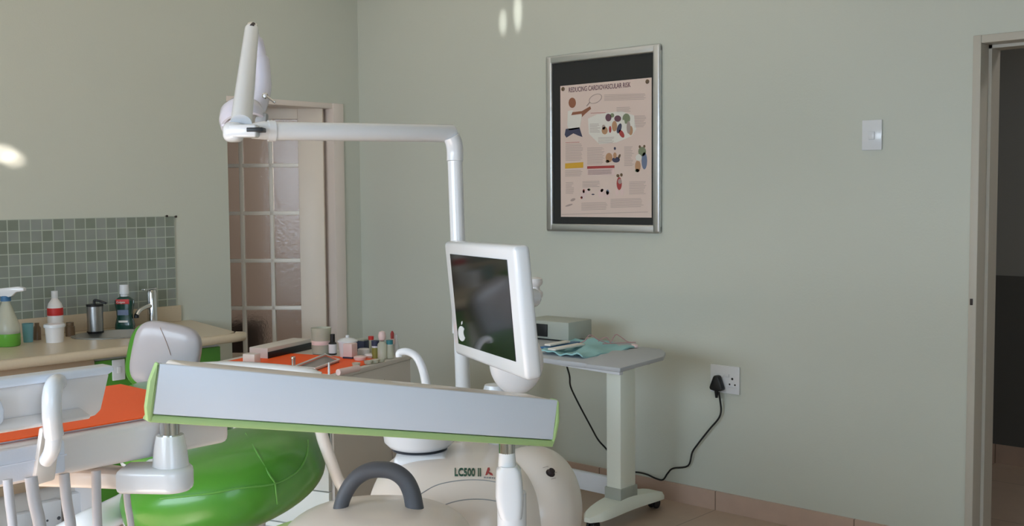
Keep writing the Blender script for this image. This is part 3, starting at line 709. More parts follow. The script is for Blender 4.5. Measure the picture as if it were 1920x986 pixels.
# taupe box with a dark strip
A_, B_ = K(502, 673), K(583, 654)
d_ = (B_-A_); d_.z = 0; L_ = d_.length; d_.normalize(); n_ = Vector((-d_.y, d_.x, 0))
t = thing('instrument_box', 'long taupe box with a dark side strip at the back left of the cart', 'box', A_)
zc_ = ZK+.003
b = NB(); obox(b, A_+d_*L_/2+n_*.045+UP*.022, d_, n_, UP, L_/2, .045, .022, .003); obj('box_body', b, 'taupe', t)
b = NB(); obox(b, A_+d_*L_/2-n_*.002+UP*.014, d_, n_, UP, L_/2, .002, .014, .001); obj('dark_strip', b, 'black', t)
q = K(472, 684); b = NB(); obox(b, q+UP*.023, d_, n_, UP, .02, .028, .022, .003); o = obj('small_box', b, 'offwhite'); tag(o, 'little cream box left of the taupe instrument box', 'box')
# silver tray
t = thing('instrument_tray', 'shallow white rimmed steel tray lying on the orange paper of the cart', 'tray', K(600, 680))
c4_ = [K(552, 690, ZK+.006), K(610, 667, ZK+.006), K(636, 677, ZK+.006), K(590, 694, ZK+.006)]
b = NB(); slab(b, c4_, (0, 0, -.004)); obj('tray_floor', b, 'steel', t)
b = NB(); tube(b, [q+UP*.006 for q in c4_+[c4_[0]]], .004, 8); obj('tray_rim', b, 'offwhite', t)
cpot('glass_beaker', 'large clear cream beaker at the back of the cart beside the door frame', 'beaker', 603, 662, 48, 38, 'cleartint', [(.9, 0), (.95, .8), (1, 1), (.96, 1), (.88, .05), (.0001, .05)], [('red_mark', 'pink', [(.955, .35), (.96, .36), (.962, .5), (.95, .51)])])
cpot('dropper_bottle', 'slim black capped bottle with a white label on the cart', 'bottle', 624, 664, 38, 15, 'black', [(1, 0), (1, .55), (.6, .62), (.6, .65)], [('cap', 'black', [(.62, .62), (.6, 1), (.0001, 1)]), ('label', 'white', [(1.02, .06), (1.03, .07), (1.03, .5), (1.02, .51)])])
cpot('lidded_pot', 'translucent white pot with a knobbed lid on the cart', 'pot', 652, 668, 30, 36, 'white', [(.8, 0), (.95, .95), (.0001, .95)], [('lid', 'white', [(1.05, .92), (1.05, 1.0), (.7, 1.12), (.2, 1.18), (.2, 1.28), (.15, 1.34), (.0001, 1.34)])])
def cube_item(name, label, cat, x, y, wp, hp, m, base=None, z=ZK+.002, lid=None):
    p = K(x, y, z); k = depth(p)/FPX; w_, h_ = wp*k, hp*k
    t = thing(name, label, cat, p)
    z0 = .1*h_ if base else 0
    b = NB(); obox(b, p+UP*(h_+z0)/2, u_, v_, UP, w_*.38, w_*.38, (h_-z0)/2, .003); obj('body', b, m, t)
    if base: b = NB(); obox(b, p+UP*z0/2, u_, v_, UP, w_*.4, w_*.4, z0/2+.0002, .001); obj('foot', b, base, t)
    if lid: b = NB(); obox(b, p+UP*(h_+.004), u_, v_, UP, w_*.4, w_*.4, .004, .002); obj('lid', b, lid, t)
    return t
cube_item('dispenser_box', 'pale pink square box with a dark foot in front of the lidded pot', 'box', 657, 671, 26, 28, 'pink', 'navy')
cube_item('dark_box', 'dark blue grey box at the back of the cart behind the pink box', 'box', 680, 658, 24, 20, 'navy', lid='greygreen')
cpot('tube', 'upright tube with a red cap at the back of the cart', 'tube', 696, 660, 30, 8, 'cleartint', [(1, 0), (1, .8)], [('cap', 'red', [(1.3, .78), (1.3, 1), (.0001, 1)])])
cpot('essence_bottle', 'small olive bottle with a navy cap on the cart', 'bottle', 704, 671, 33, 14, 'olive', [(1, 0), (1, .6), (.0001, .6)], [('cap', 'navy', [(1.05, .7), (1.05, 1), (.0001, 1)]), ('neck', 'white', [(.9, .6), (.95, .7)])])
cpot('clear_bottle', 'clear bottle with a round pale stopper on the cart', 'bottle', 717, 672, 36, 18, 'cleartint', [(1, 0), (1, .75), (.5, .9), (.0001, .9)], [('stopper', 'pink', [(.001, .86), (.7, 1.0), (.85, 1.2), (.6, 1.4), (.0001, 1.45)])])
cpot('clear_bottle', 'clear bottle with a teal cap beside the round stoppered one', 'bottle', 731, 671, 26, 16, 'cleartint', [(1, 0), (1, .98), (.0001, 1)], [('cap', 'tealc', [(.8, 1), (.8, 1.3), (.0001, 1.3)]), ('neck_ring', 'white', [(.9, .9), (.92, 1.0)])])
cpot('syringe', 'upright orange and red topped syringe behind the teal capped bottle', 'syringe', 736, 665, 32, 10, 'pink', [(.6, 0), (.6, .6), (1, .65), (1, .95)], [('plunger', 'redp', [(.6, .95), (.7, 1.25), (.3, 1.4), (.0001, 1.4)])])
cpot('paste_tube', 'white cone shaped tube at the right end of the cart', 'tube', 743, 664, 38, 14, 'white', [(1, 0), (.9, .3), (.35, .8), (.3, 1), (.0001, 1)])
cpot('cream_jar', 'low cream jar between the pink box and the olive bottle', 'jar', 682, 664, 11, 22, 'offwhite', [(1, 0), (1, .9), (.8, 1), (.0001, 1)])
cpot('cream_jar', 'low pinkish dish in front of the pink box', 'jar', 675, 675, 8, 24, 'pink', [(.8, 0), (1, .5), (1, .8), (.7, 1), (.0001, 1)])
cpot('cream_jar', 'low white dish beside the pinkish dish', 'jar', 692, 671, 8, 18, 'offwhite', [(.8, 0), (1, .6), (.8, 1), (.0001, 1)])
cpot('metal_post', 'short polished metal cylinder standing on the orange paper of the cart', 'cylinder', 550, 692, 24, 9, 'chrome', [(.9, 0), (.9, .75), (1.05, .8), (1.05, .95), (.6, 1), (.0001, 1)])
cpot('probe', 'thin white upright rod standing at the near corner of the cart', 'rod', 617, 703, 24, 4.5, 'white', [(1, 0), (.9, .7), (.7, 1), (.0001, 1)])
q = K(640, 700); b = NB(); tube(b, [K(634, 698, ZK+.010), K(672, 690, ZK+.010)], .012, 10); o = obj('cotton_roll', b, 'pink'); tag(o, 'pale pink roll lying along the near edge of the cart', 'roll')
for i, (x, y) in enumerate(((690, 682), (702, 680), (714, 678), (668, 686))):
    q = K(x, y, ZK+.002); b = NB(); lathe(b, q, [(.014, 0), (.017, .012), (.015, .013), (.012, .003), (.0001, .003)], 20)
    o = obj('dappen_dish', b, 'cleartint'); tag(o, 'tiny clear dish near the front right edge of the cart, %s' % ['second from the left', 'third from the left', 'furthest right', 'furthest left'][i], 'dish', 'tiny clear dishes on the cart')

# ------------------------------------------------------------------ dental chair
CF = Vector((-2.36, 1.57, 0))
t = thing('dental_chair', 'patient chair with glossy green upholstery and white shell, headrest near the worktop', 'dental chair', (-2.75, 1.72, 0))
sc_ = D(423, 902, 2.75)
tl = math.radians(15)
ax = R0*math.cos(tl)+UP*math.sin(tl); az = -R0*math.sin(tl)+UP*math.cos(tl)
b = NB(); superell(b, sc_, ax, F0, az, .250, .27, .112, .75, .95, 64, 32)
bv = bvh_of(b)
def onto(bv, pts, lift=.0020):
    out = []
    for x, y in pts:
        h_ = bv.ray_cast(CAM, ray(x, y).normalized())
        if h_[0] is not None: out.append(h_[0]-ray(x, y).normalized()*lift)
    return out
seat_lines = [[(461, 812), (480, 845), (505, 890), (515, 905), (518, 925), (520, 945)], [(300, 935), (350, 930), (400, 924), (450, 915), (510, 908), (545, 893), (565, 875), (576, 850), (578, 825)]]
so = None
sb = [onto(bv, l) for l in seat_lines]
so = obj('seat', b, 'green', t)
b = NB()
for l in sb:
    if len(l) > 1: tube(b, smooth(l, 4), .0022, 6)
obj('seam', b, 'seam', so)
b = NB(); superell(b, sc_-az*.045+F0*.02-R0*.055, ax, F0, az, .205, .26, .105, .75, .95, 64, 24); obj('seat_shell', b, 'white', t)
# curved white side rail, lower left
b = NB(); tube(b, smooth([D(290, 880, 2.9), D(268, 915, 2.8), D(240, 945, 2.72), D(205, 965, 2.66), D(165, 985, 2.6), D(120, 1010, 2.6)], 6), [.032, .038], 16); obj('side_rail', b, 'white', t)
# backrest, between seat and headrest
s0 = D(335, 845, 3.02); s1 = D(308, 740, 3.55)
lx = (s1-s0).normalized(); wx = Vector((.35, .94, 0)).normalized(); nz = lx.cross(wx)
b = NB(); superell(b, (s0+s1)/2, lx, wx, nz, (s1-s0).length*.62, .17, .06, .6, .6, 40, 20); obj('backrest', b, 'green', t)
b = NB(); superell(b, (s0+s1)/2-abs(1)*UP*.035, lx, wx, nz, (s1-s0).length*.6, .16, .05, .6, .6, 40, 20); obj('backrest_shell', b, 'white', t)
# headrest: green pad with a pale grey cover facing the camera
hc = D(311, 668, 3.62); tl = math.radians(12)
ax = R0*math.cos(tl)-UP*math.sin(tl); az = R0*math.sin(tl)+UP*math.cos(tl)
b = NB(); superell(b, hc, ax, F0, az, .112, .030, .112, .55, .55, 48, 28); hb = bvh_of(b); ho = obj('headrest_cover', b, 'cover', t)
l = onto(hb, [(300, 614), (307, 630), (314, 648), (320, 666)]); b = NB(); tube(b, l, .0012, 6); obj('seam', b, 'greyprint', ho)
b = NB(); superell(b, hc+F0*.035-R0*.024-UP*.01, ax, F0, az, .114, .045, .114, .6, .6, 48, 28); obj('headrest_pad', b, 'green', t)
b = NB(); tube(b, [hc-UP*.08+F0*.03, D(308, 745, 3.6)], .014, 10); obj('headrest_stem', b, 'chrome', t)
# armrest: long white pad and its curved support
b = NB(); aa = smooth([D(372, 690, 2.75), D(430, 688, 2.72), D(500, 692, 2.68), D(560, 698, 2.64), D(603, 705, 2.62)], 4)
rings = []
for i, q in enumerate(aa):
    s = i/(len(aa)-1); wv = .030*(1-.0*s)*(1 if s < .9 else math.sqrt(max(0, 1-((s-.9)/.105)**2))); th = .012*(1 if s < .92 else .7)
    rings.append([b.verts.new(q+UP*th*math.sin(a)*1.2+F0*wv*math.cos(a)) for a in (2*PI*k/16 for k in range(16))])
for i in range(len(rings)-1):
    for k in range(16): b.faces.new((rings[i][k], rings[i][(k+1) % 16], rings[i+1][(k+1) % 16], rings[i+1][k]))
b.faces.new(rings[0]); b.faces.new(rings[-1][::-1]); obj('armrest', b, 'white', t)
b = NB(); tube(b, smooth([D(590, 712, 2.64), D(596, 760, 2.66), D(603, 812, 2.68), D(617, 855, 2.70), D(632, 895, 2.72), D(645, 925, 2.72), D(640, 985, 2.7), D(560, 1040, 2.7)], 6), [.016, .013], 12); obj('armrest_support', b, 'beigeplastic', t)
b = NB(); tube(b, [D(618, 800, 2.9), D(620, 838, 2.9), D(628, 862, 2.9)], [.006, .002], 8); obj('support_pin', b, 'steel', t)
# chair pedestal
b = NB(); pb = Vector((sc_.x-.05, sc_.y+.03, 0)); lathe(b, pb, [(.30, 0), (.30, .02), (.26, .05), (.11, .09), (.10, .2), (.10, sc_.z-.09), (.0001, sc_.z-.09)], 40); obj('pedestal', b, 'white', t)

# ------------------------------------------------------------------ dental unit body
t = thing('dental_unit', 'rounded cream floor unit with cuspidor and tall white pole, marked LC500 II', 'dental unit', (-2.0, 1.95, 0))
ZD = 2.62
bc = D(862, 1000, ZD)
def rp_(c0, dx, dy): return c0
b = NB(); superell(b, bc, R0, F0, UP, px(170, ZD), .24, px(156, ZD), .62, .75, 64, 40)
bb_ = bvh_of(b); bo = obj('body_shell', b, 'beigeplastic', t)
# right end cover, rounder
ec = D(1000, 950, ZD+.02)
b = NB(); superell(b, ec, R0, F0, UP, px(92, ZD), .17, px(112, ZD), .95, .9, 56, 32); eb = bvh_of(b); eo = obj('end_cover', b, 'beigeplastic', t)
# lower body to the floor
b = NB(); lo = bc*1; superell(b, Vector(((bc.x+ec.x)/2, (bc.y+ec.y)/2, bc.z*.5)), R0, F0, UP, .25, .2, bc.z*.5+.0, .35, .6, 56, 24); obj('lower_body', b, 'beigeplastic', t)
# shoulder blocks under the bowl
b = NB(); q = D(795, 868, ZD+.03); obox(b, q, R0, F0, UP, px(49, ZD), .11, px(32, ZD), .012, 3); obj('bowl_plinth', b, 'white', t)
b = NB(); q = D(902, 862, ZD+.12); obox(b, q, R0, F0, UP, px(66, ZD), .13, px(36, ZD), .02, 3); obj('shoulder', b, 'beigeplastic', t)
# cuspidor
cc = D(787, 843, ZD)
b = NB(); lathe(b, cc, [(.001, 0), (.045, .001), (.072, .010), (.084, .022), (.090, .06), (.088, .062), (.080, .024), (.05, .012), (.0001, .010)], 44); obj('cuspidor_bowl', b, 'white', t)
b = NB(); lathe(b, cc+UP*-.004, [(.05, -.002), (.062, .004), (.066, .006), (.05, .008)], 36); obj('bowl_shadow_ring', b, 'dgrey', t)  # dark grey ring standing in for the shadow line under the bowl
b = NB(); tube(b, smooth([D(748, 669, ZD), D(749, 661, ZD), D(763, 659, ZD), D(779, 667, ZD), D(790, 685, ZD), D(797, 710, ZD), D(801, 745, ZD+.01), D(802, 840, ZD+.06)], 6), [.0075, .012], 16); obj('water_spout', b, 'white', t)
# pole
pz = 3.0
b = NB(); p0 = D(869, 880, pz); p1 = D(867, 470, pz); p2 = D(855, 300, pz); xx = D(866, 500, pz)
pole_top = D(854, 255, pz)
base_ = Vector((D(868, 720, pz).x, D(868, 720, pz).y, .25)); topv = D(853, 302, pz)
b = NB(); tube(b, [base_, D(868, 720, pz), topv], [.0205, .0205, .0205], 24); obj('pole', b, 'white', t)
b = NB(); obox(b, Vector((base_.x, base_.y, .24))-F0*.12, R0, F0, UP, .06, .2, .05, .01); obj('pole_foot', b, 'beigeplastic', t)
# suction filter cup and knob on a bracket
q = D(930, 842, 2.72); b = NB(); lathe(b, q, [(.001, 0), (.016, 0), (.020, .006), (.022, .09), (.030, .14), (.031, px(112, 2.72)), (.027, px(122, 2.72)), (.001, px(124, 2.72))], 28); obj('filter_cup', b, 'white', t)
kb = D(1004, 561, 2.95)
b = NB(); lathe(b, kb, [(.001, 0), (.016, .001), (.021, .010), (.021, .020), (.014, .026), (.013, .034), (.020, .040), (.0225, .048), (.021, .056), (.012, .060), (.001, .060)], 28, UP-R0*.05); ko = obj('holder_knob', b, 'offwhite', t)
b = NB(); tube(b, [kb+UP*.03, D(868, 545, pz)], .009, 10); obj('knob_arm', b, 'offwhite', ko)
# lettering and marks on the body
def stamp(bm_t, bvh, corner_px, wpx, hpx, name, m, parent, slope=0):
    """lay flat lettering onto the curved shell"""
    xs = [v.co.x for v in bm_t.verts]; ys = [v.co.y for v in bm_t.verts]; x0, x1, y0, y1 = min(xs), max(xs), min(ys), max(ys); zm = max(v.co.z for v in bm_t.verts)
    for v in bm_t.verts:
        s = (v.co.x-x0)/(x1-x0); u = (v.co.y-y0)/(y1-y0)
        X_ = corner_px[0]+s*wpx; Y_ = corner_px[1]-u*hpx+s*slope; d_ = ray(X_, Y_).normalized(); h_ = bvh.ray_cast(CAM, d_)
        if h_[0] is None: continue
        nn_ = h_[1] if h_[1].dot(d_) < 0 else -h_[1]; v.co = h_[0]+nn_*(.0003 if v.co.z < 0 else .0020)
    return obj(name, bm_t, m, parent)
stamp(text_bm('LC500 II', .03, .001, .0006), bb_, (852.5, 893), 49, 15, 'lettering', 'dgreenp', bo, .5)
def shape_bm(pts, e=.001):
    b = NB(); slab(b, [Vector((x, y, -e)) for x, y in pts], (0, 0, 2*e)); return b
stamp(shape_bm([(0, 0), (.3, .95), (.55, 1), (.62, .7), (.45, .6), (.5, .4), (.9, .25), (1, 0), (.6, .1), (.4, .35), (.25, .05)]), bb_, (910, 891), 14, 14, 'logo', 'redp', bo, 1)
for i_, (a_, w_) in enumerate(((907, 4), (912, 3), (916, 5), (922, 3), (926, 2))): stamp(shape_bm([(0, 0), (1, 0), (1, 1), (0, 1)]), bb_, (a_, 896.5+i_*.3), w_, 1.8, 'logo_mark', 'grey', bo)
for l, n_ in (([(776, 936), (792, 924), (815, 911), (840, 904), (870, 900), (905, 900), (935, 905), (955, 912)], 'shell_seam'), ([(815, 956), (840, 944), (870, 937), (905, 936), (935, 941), (955, 953), (958, 970)], 'shell_seam')):
    q = onto(bb_, l, .0004)
    if len(q) > 2: b = NB(); tube(b, smooth(q, 4), .0012 if n_ else .001, 6); obj(n_, b, 'grey', bo)
h_ = eb.ray_cast(CAM, ray(1032, 887).normalized())
if h_[0] is not None:
    dn = h_[1] if h_[1].dot(FW) < 0 else -h_[1]
    b = NB(); lathe(b, h_[0], [(.011, -.002), (.011, .001), (.0075, .002), (.0075, .010), (.0001, .011)], 20, dn); obj('dial', b, 'dark', eo)
    b = NB()
    for (xa, ya, xb, yb_) in ((1018, 877, 1028, 874), (1040, 886, 1044, 885), (1034, 898, 1042, 896)):
        q = onto(eb, [(xa, ya), (xb, yb_)], .0005)
        if len(q) == 2: tube(b, q, .0007, 5)
    obj('dial_mark', b, 'greyprint', eo)

# ------------------------------------------------------------------ lamp arm and lamp on the pole
t = thing('dental_lamp', 'white jointed lamp arm on the pole, lamp head folded down before the glazed door', 'lamp', topv)
b = NB(); tube(b, smooth([topv, D(853, 285, pz), D(851, 268, pz-.005), D(846, 256, pz-.01)], 4), [.0225, .0235], 24); obj('elbow', b, 'white', t)
# horizontal boom
e0, e1 = D(848, 250, pz), D(508, 245.5, 2.80)
b = NB(); tube(b, [e0+(e0-e1).normalized()*.008, e0, e1], [.019, .0245, .0235], 28); obj('boom', b, 'white', t)
b = NB(); tube(b, [e1+(e0-e1).normalized()*.010, e1-(e0-e1).normalized()*.008], .027, 28); obj('boom_collar', b, 'white', t)
# joint
j0, j1 = D(495, 244.5, 2.79), D(438, 248, 2.76)
b = NB(); tube(b, [e1, j0, D(470, 246, 2.78)], [.0225, .024, .019], 24); obj('joint_sleeve', b, 'white', t)
b = NB(); q = D(474, 245.5, 2.745); 
superell(b, j1, R0, F0, UP, px(19, 2.76), .030, px(19, 2.76), .7, .8, 32, 20); jo = obj('joint_housing', b, 'white', t)
b = NB(); obox(b, D(458, 246, 2.752), R0, F0, UP, px(26, 2.76), .022, px(12, 2.76), .006, 3); obj('joint_block', b, 'white', t)
b = NB(); obox(b, D(481, 244, 2.752), R0, F0, UP, px(15, 2.76), .0235, px(4.2, 2.76), .002); obj('slot', b, 'black', t)
# rising arm, leaning back
a0, a1 = D(452, 232, 2.77), D(472, 56, 3.15)
b = NB(); tube(b, [a0, a0*.5+a1*.5, a1], [px(20, 2.77), px(16.5, 2.95), px(13, 3.15)], 28); obj('rising_arm', b, 'white', t)
b = NB(); tube(b, [a1, D(473, 49, 3.16)], [px(11.5, 3.15), px(10.5, 3.15)], 20); obj('end_cap', b, 'chrome', t)
b = NB(); tube(b, [D(472, 50, 3.13), D(475, 46, 3.15)], .007, 10); obj('cap_screw', b, 'dark', t)
# yoke hanging behind
b = NB(); tube(b, smooth([D(478, 62, 3.2), D(487, 95, 3.2), D(492, 130, 3.18), D(493, 165, 3.15), D(484, 200, 3.1), D(470, 225, 3.05)], 6), [px(7, 3.2)]*3+[px(11, 3.2)]*6+[px(15, 3.18)]*8+[px(16, 3.1)]*10+[px(12, 3.1)]*4, 20); obj('yoke', b, 'shade', t)
b = NB(); hq = D(498, 180, 3.08); lathe(b, hq, [(.001, 0), (.008, .001), (.009, .006), (.005, .010)], 16, -F0); tube(b, [D(500, 181, 3.06), D(514, 191, 3.05)], .0035, 10); lathe(b, D(514, 191, 3.05), [(.001, -.002), (.005, 0), (.004, .003), (.001, .004)], 12, R0); obj('lamp_handle', b, 'chrome', t)
# lamp head
lc = D(455, 222, 3.02); la = (R0*.25-F0*.45-UP*.86).normalized()
b = NB(); lathe(b, lc-la*.0, [(.001, -.055), (.035, -.050), (.056, -.030), (.064, .0), (.062, .022), (.056, .024), (.050, .004), (.001, -.03)], 36, la); obj('lamp_head', b, 'shade', t)
b = NB(); lathe(b, lc, [(.001, .012), (.055, .012), (.055, .018), (.001, .018)], 32, la); obj('lamp_lens', b, 'clear', t)
b = NB(); slab(b, [D(424, 196, 2.98), D(444, 196, 2.98), D(444, 240, 2.98), D(414, 238, 2.98), D(412, 228, 2.98)], F0*.03, .006); obj('splash_shield', b, 'shade', t)
b = NB(); slab(b, [D(480, 208, 3.0), D(500, 212, 3.0), D(499, 230, 3.0), D(476, 232, 3.0)], F0*.03, .006); obj('splash_shield', b, 'grey', t)

# ------------------------------------------------------------------ monitor on the pole
sM = .46/.38
mc = [CAM+(Vector(v)-CAM)*sM for v in ((-1.519, 1.486, 1.331), (-1.181, 1.313, 1.337), (-1.174, 1.332, 1.116), (-1.512, 1.504, 1.110))]
mx_ = ((mc[1]-mc[0])+(mc[2]-mc[3])).normalized(); my_ = ((mc[0]-mc[3])+(mc[1]-mc[2])); my_ = (my_-mx_*my_.dot(mx_)).normalized()
mn = mx_.cross(my_)   # towards the viewer side
if mn.dot(FW) > 0: mn = -mn
mcen = sum(mc, Vector())/4; MW = ((mc[1]-mc[0]).length+(mc[2]-mc[3]).length)/4; MH = ((mc[0]-mc[3]).length+(mc[1]-mc[2]).length)/4
t = thing('monitor', 'white flat screen monitor with a dark glossy screen mounted on the pole', 'monitor', mcen-my_*MH)
MT = .036
b = NB(); obox(b, mcen-mn*MT/2, mx_, my_, mn, MW, MH, MT/2, .010, 3); mo = obj('housing', b, 'white', t)
def mp(x, y, lift=.0):
    d_ = ray(x, y); return CAM+d_*(((mcen+mn*lift-CAM).dot(mn))/d_.dot(mn))
scn = [mp(x, y, .0015) for x, y in ((843.5, 476), (949.6, 487), (966.6, 678), (859.6, 644))]
b = NB(); slab(b, scn, -mn*.002); obj('screen', b, 'screen', t)
b = NB()
ap = []
for i in range(28):
    a = 2*PI*i/28; r_ = 1+.06*math.cos(2*a)
    x, y = .46*math.cos(a)*r_, .5*math.sin(a)*r_
    if x > .2 and abs(y-.08) < .26: x = .46-.16*math.cos((y-.08)/.26*PI/2)-.08
    ap.append((x, y))
def apx(u, v): return (865.5+u*13.5+v*1.0*-1.2, 625.5-v*30+u*3.2)
slab(b, [mp(*apx(u, v), .0024) for u, v in ap], -mn*.0008)
slab(b, [mp(*apx(u, v), .0024) for u, v in ((-.02, .55), (.02, .74), (.14, .80), (.13, .64))], -mn*.0008)
obj('apple_logo', b, 'white', t)
# dome mount behind, and arm to the pole
dc = D(970, 680, 2.60)
b = NB(); superell(b, D(968, 678, depth(mcen)+.14), R0, F0, UP, px(51, 2.5), .035, px(62, 2.5), 1, 1, 44, 24); obj('mount_dome', b, 'offwhite', t)
b = NB(); tube(b, smooth([mcen-mn*.03, mcen-mn*.12, D(866, 600, pz)-F0*.03], 5), .02, 14); obj('mount_arm', b, 'white', t)
b = NB(); q = D(866, 600, pz); tube(b, [q-UP*.035, q+UP*.035], .027, 24); obj('pole_clamp', b, 'white', t)
b = NB(); e_ = (mc[0]+mc[3])/2 - my_*.03; obox(b, e_-mx_*.004-mn*.02, mx_, my_, mn, .006, .022, .010, .003); obj('side_tab', b, 'white', t)

# ------------------------------------------------------------------ balance arm
sA = 1.10
pa = [CAM+(Vector(v)-CAM)*sA for v in ((-1.223, .704, 1.217), (-1.105, 1.331, 1.093), (-1.108, 1.321, 1.030), (-1.225, .694, 1.154))]
aX = ((pa[1]-pa[0])+(pa[2]-pa[3])).normalized(); aY = ((pa[0]-pa[3])+(pa[1]-pa[2])); aY = (aY-aX*aY.dot(aX)).normalized(); aN = aX.cross(aY)
if aN.dot(FW) > 0: aN = -aN
ac = sum(pa, Vector())/4; AL = .36; AH = .0352
def ap_(x, y, lift=0):
    d_ = ray(x, y); return CAM+d_*(((ac+aN*lift-CAM).dot(aN))/d_.dot(aN))
t = thing('balance_arm', 'long sloping white arm with pale green trim crossing the foreground on two chrome posts', 'arm', (-1.2, 1.3, 0))
DEP = .075
b = NB()
cs = [ap_(300, 681.5), ap_(1046, 750.5), ap_(1037, 824.7), ap_(287.6, 776.8)]
slab(b, cs, -aN*.012, .002); obj('front_panel', b, 'panel', t)
b = NB(); cs2 = [ap_(292, 682), ap_(1049, 751), ap_(1040, 837), ap_(278, 791)]
t0 = [c_-aN*.010 for c_ in cs2]
inner = [ap_(350, 686.5), ap_(1044, 751), ap_(1036, 829), ap_(338, 789)]
slab(b, [c_-aN*.012 for c_ in inner], -aN*DEP, .008, 3); obj('arm_body', b, 'beigeplastic', t)
b = NB(); slab(b, [ap_(287.6, 778), ap_(1038, 826), ap_(1038, 838.5), ap_(279, 792)], -aN*.03, .0025); obj('lower_trim', b, 'lgreen', t)
b = NB(); slab(b, [ap_(295, 679), ap_(300, 681.5), ap_(287.6, 778), ap_(287, 793), ap_(277, 791), ap_(274, 765), ap_(281, 715)], -aN*.012, .003); obj('end_trim', b, 'lgreen', t)
b = NB(); slab(b, [ap_(1044, 748), ap_(1050, 754), ap_(1050, 790), ap_(1044, 820), ap_(1037, 839), ap_(1036, 824), ap_(1042, 790)], -aN*.02, .003); obj('end_trim', b, 'lgreen', t)
# left post and pivot
ml = -aN*(DEP*.5+.006)
q = ap_(339, 800); lz = depth(q)
pl0 = q+ml; zl = depth(pl0)
b = NB(); tube(b, [pl0+UP*.03, pl0-UP*.020], .0138, 24); obj('chrome_post', b, 'chrome', t)
def pxz(x, y, z): return D(x, y, z)
cb0 = D(339, 818, zl); k = zl/FPX
b = NB(); base = Vector((pl0.x, pl0.y, 0))
def zat(y): return D(339, y, zl).z
lathe(b, Vector((pl0.x+.0, pl0.y, zat(880))), [(.0001, 0), (32*k*1.0, 0), (34*k, .001), (30*k, zat(840)-zat(880)), (26.5*k, zat(822)-zat(880)), (25*k, zat(815)-zat(880)), (.0001, zat(815)-zat(880))], 36); obj('pivot_cone', b, 'white', t)
b = NB(); c0 = Vector((pl0.x, pl0.y, zat(918))) - R0*.012
hdir = -R0
out_ = [c0+R0*.012+Vector((0,0,0))]
stad = [Vector((pl0.x, pl0.y, 0))+(R0*math.cos(a_)+F0*math.sin(a_))*41*k for a_ in [(-90+180*i/18)*PI/180 for i in range(19)]]
ztp = zat(872); zbt = zat(921)
stad += [Vector((pl0.x, pl0.y, 0))-R0*92*k+F0*33*k, Vector((pl0.x, pl0.y, 0))-R0*92*k-F0*33*k]
slab(b, [Vector((v.x, v.y, zbt)) for v in stad], (0, 0, ztp-zbt), .009, 3, True)
obj('pivot_tongue', b, 'white', t)
b = NB()
pq = Vector((pl0.x, pl0.y, 0))-R0*88*k
slab(b, [Vector((v.x, v.y, zbt+.006)) for v in (pq-F0*28*k, pq+F0*30*k, pq-R0*.16+F0*.10, pq-R0*.14-F0*.0)], (0, 0, .024), .006); obj('bridge', b, 'beigeplastic', t)
# right post and column
q = ap_(979, 838); pr0 = q+ml; zr = depth(pr0); kr = zr/FPX
def zar(y): return D(979, y, zr).z
b = NB(); tube(b, [pr0+UP*.02, Vector((pr0.x, pr0.y, zar(852)))], 15.5*kr, 24); obj('chrome_post', b, 'chrome', t)
b = NB(); ring = Vector((pr0.x, pr0.y, zar(872))); lathe(b, ring, [(16*kr, -.004), (17*kr, 0), (15.5*kr, zar(848)-zar(872)), (13*kr, zar(846)-zar(872)), (.0001, zar(846)-zar(872))], 28); obj('post_neck', b, 'white', t)
b = NB()
pro = [(872, 16, 1.0), (880, 23, 1.0), (900, 25, 1.5), (930, 26.5, 2), (950, 25, 3), (966, 22, 4), (972, 20, 5)]
rings = []
for y, wv, sh in pro:
    c_ = Vector((pr0.x, pr0.y, zar(y)))+R0*(sh+2)*kr
    rings.append([b.verts.new(c_+R0*sgnp(math.cos(a), .6)*wv*kr+F0*sgnp(math.sin(a), .6)*24*kr) for a in (2*PI*i/32 for i in range(32))])
for i in range(len(rings)-1):
    for k_ in range(32): b.faces.new((rings[i][k_], rings[i][(k_+1) % 32], rings[i+1][(k_+1) % 32], rings[i+1][k_]))
b.faces.new(rings[0]); b.faces.new(rings[-1]); obj('knuckle', b, 'white', t)
cc_ = Vector((pr0.x, pr0.y, 0))+R0*8*kr+F0*.02
b = NB(); tube(b, [cc_+UP*.0, cc_+UP*(zar(930))], .026, 28); lathe(b, cc_, [(.16, 0), (.16, .015), (.13, .03), (.026, .05)], 40); obj('column', b, 'white', t)

# ------------------------------------------------------------------ instrument tray unit
KS = .88
def sv(v): return (v[0]*KS, v[1]*KS, EYE+(v[2]-EYE)*KS)
t = thing('instrument_tray', 'long white delivery tray in the left foreground carrying orange paper and hanging hoses', 'tray', (-1.55, .5, 1.05))
b = NB(); bx(b, sv((-1.955, .15, 1.0)), sv((-1.60, 1.05, 1.062)), .012, 3); obj('tray_body', b, 'offwhite', t)
b = NB(); bx(b, sv((-1.602, .15, 1.008)), sv((-1.590, .755, 1.058)), .004); bx(b, sv((-1.588, .15, 1.035)), sv((-1.5865, .755, 1.037))); obj('front_strip', b, 'panel', t)
b = NB(); slab(b, [hx(64, 912, -1.58*KS), hx(104, 900, -1.58*KS), hx(116, 800, -1.58*KS)+Vector((0, 0, -.0)), hx(80, 803, -1.58*KS)], (-.012, 0, 0), .003); obj('handle_bracket', b, 'beigeplastic', t)
b = NB(); bx(b, sv((-1.95, .25, 1.058)), sv((-1.62, 1.0, 1.0645)), .002); obj('tray_rim', b, 'white', t)
b = NB(); N = 24
bx(b, sv((-1.935, .42, 1.0655)), sv((-1.612, 1.03, 1.0675)))
o = obj('tray_paper', b, 'orange'); tag(o, 'orange paper sheet lying on the white delivery tray in the left foreground', 'paper')
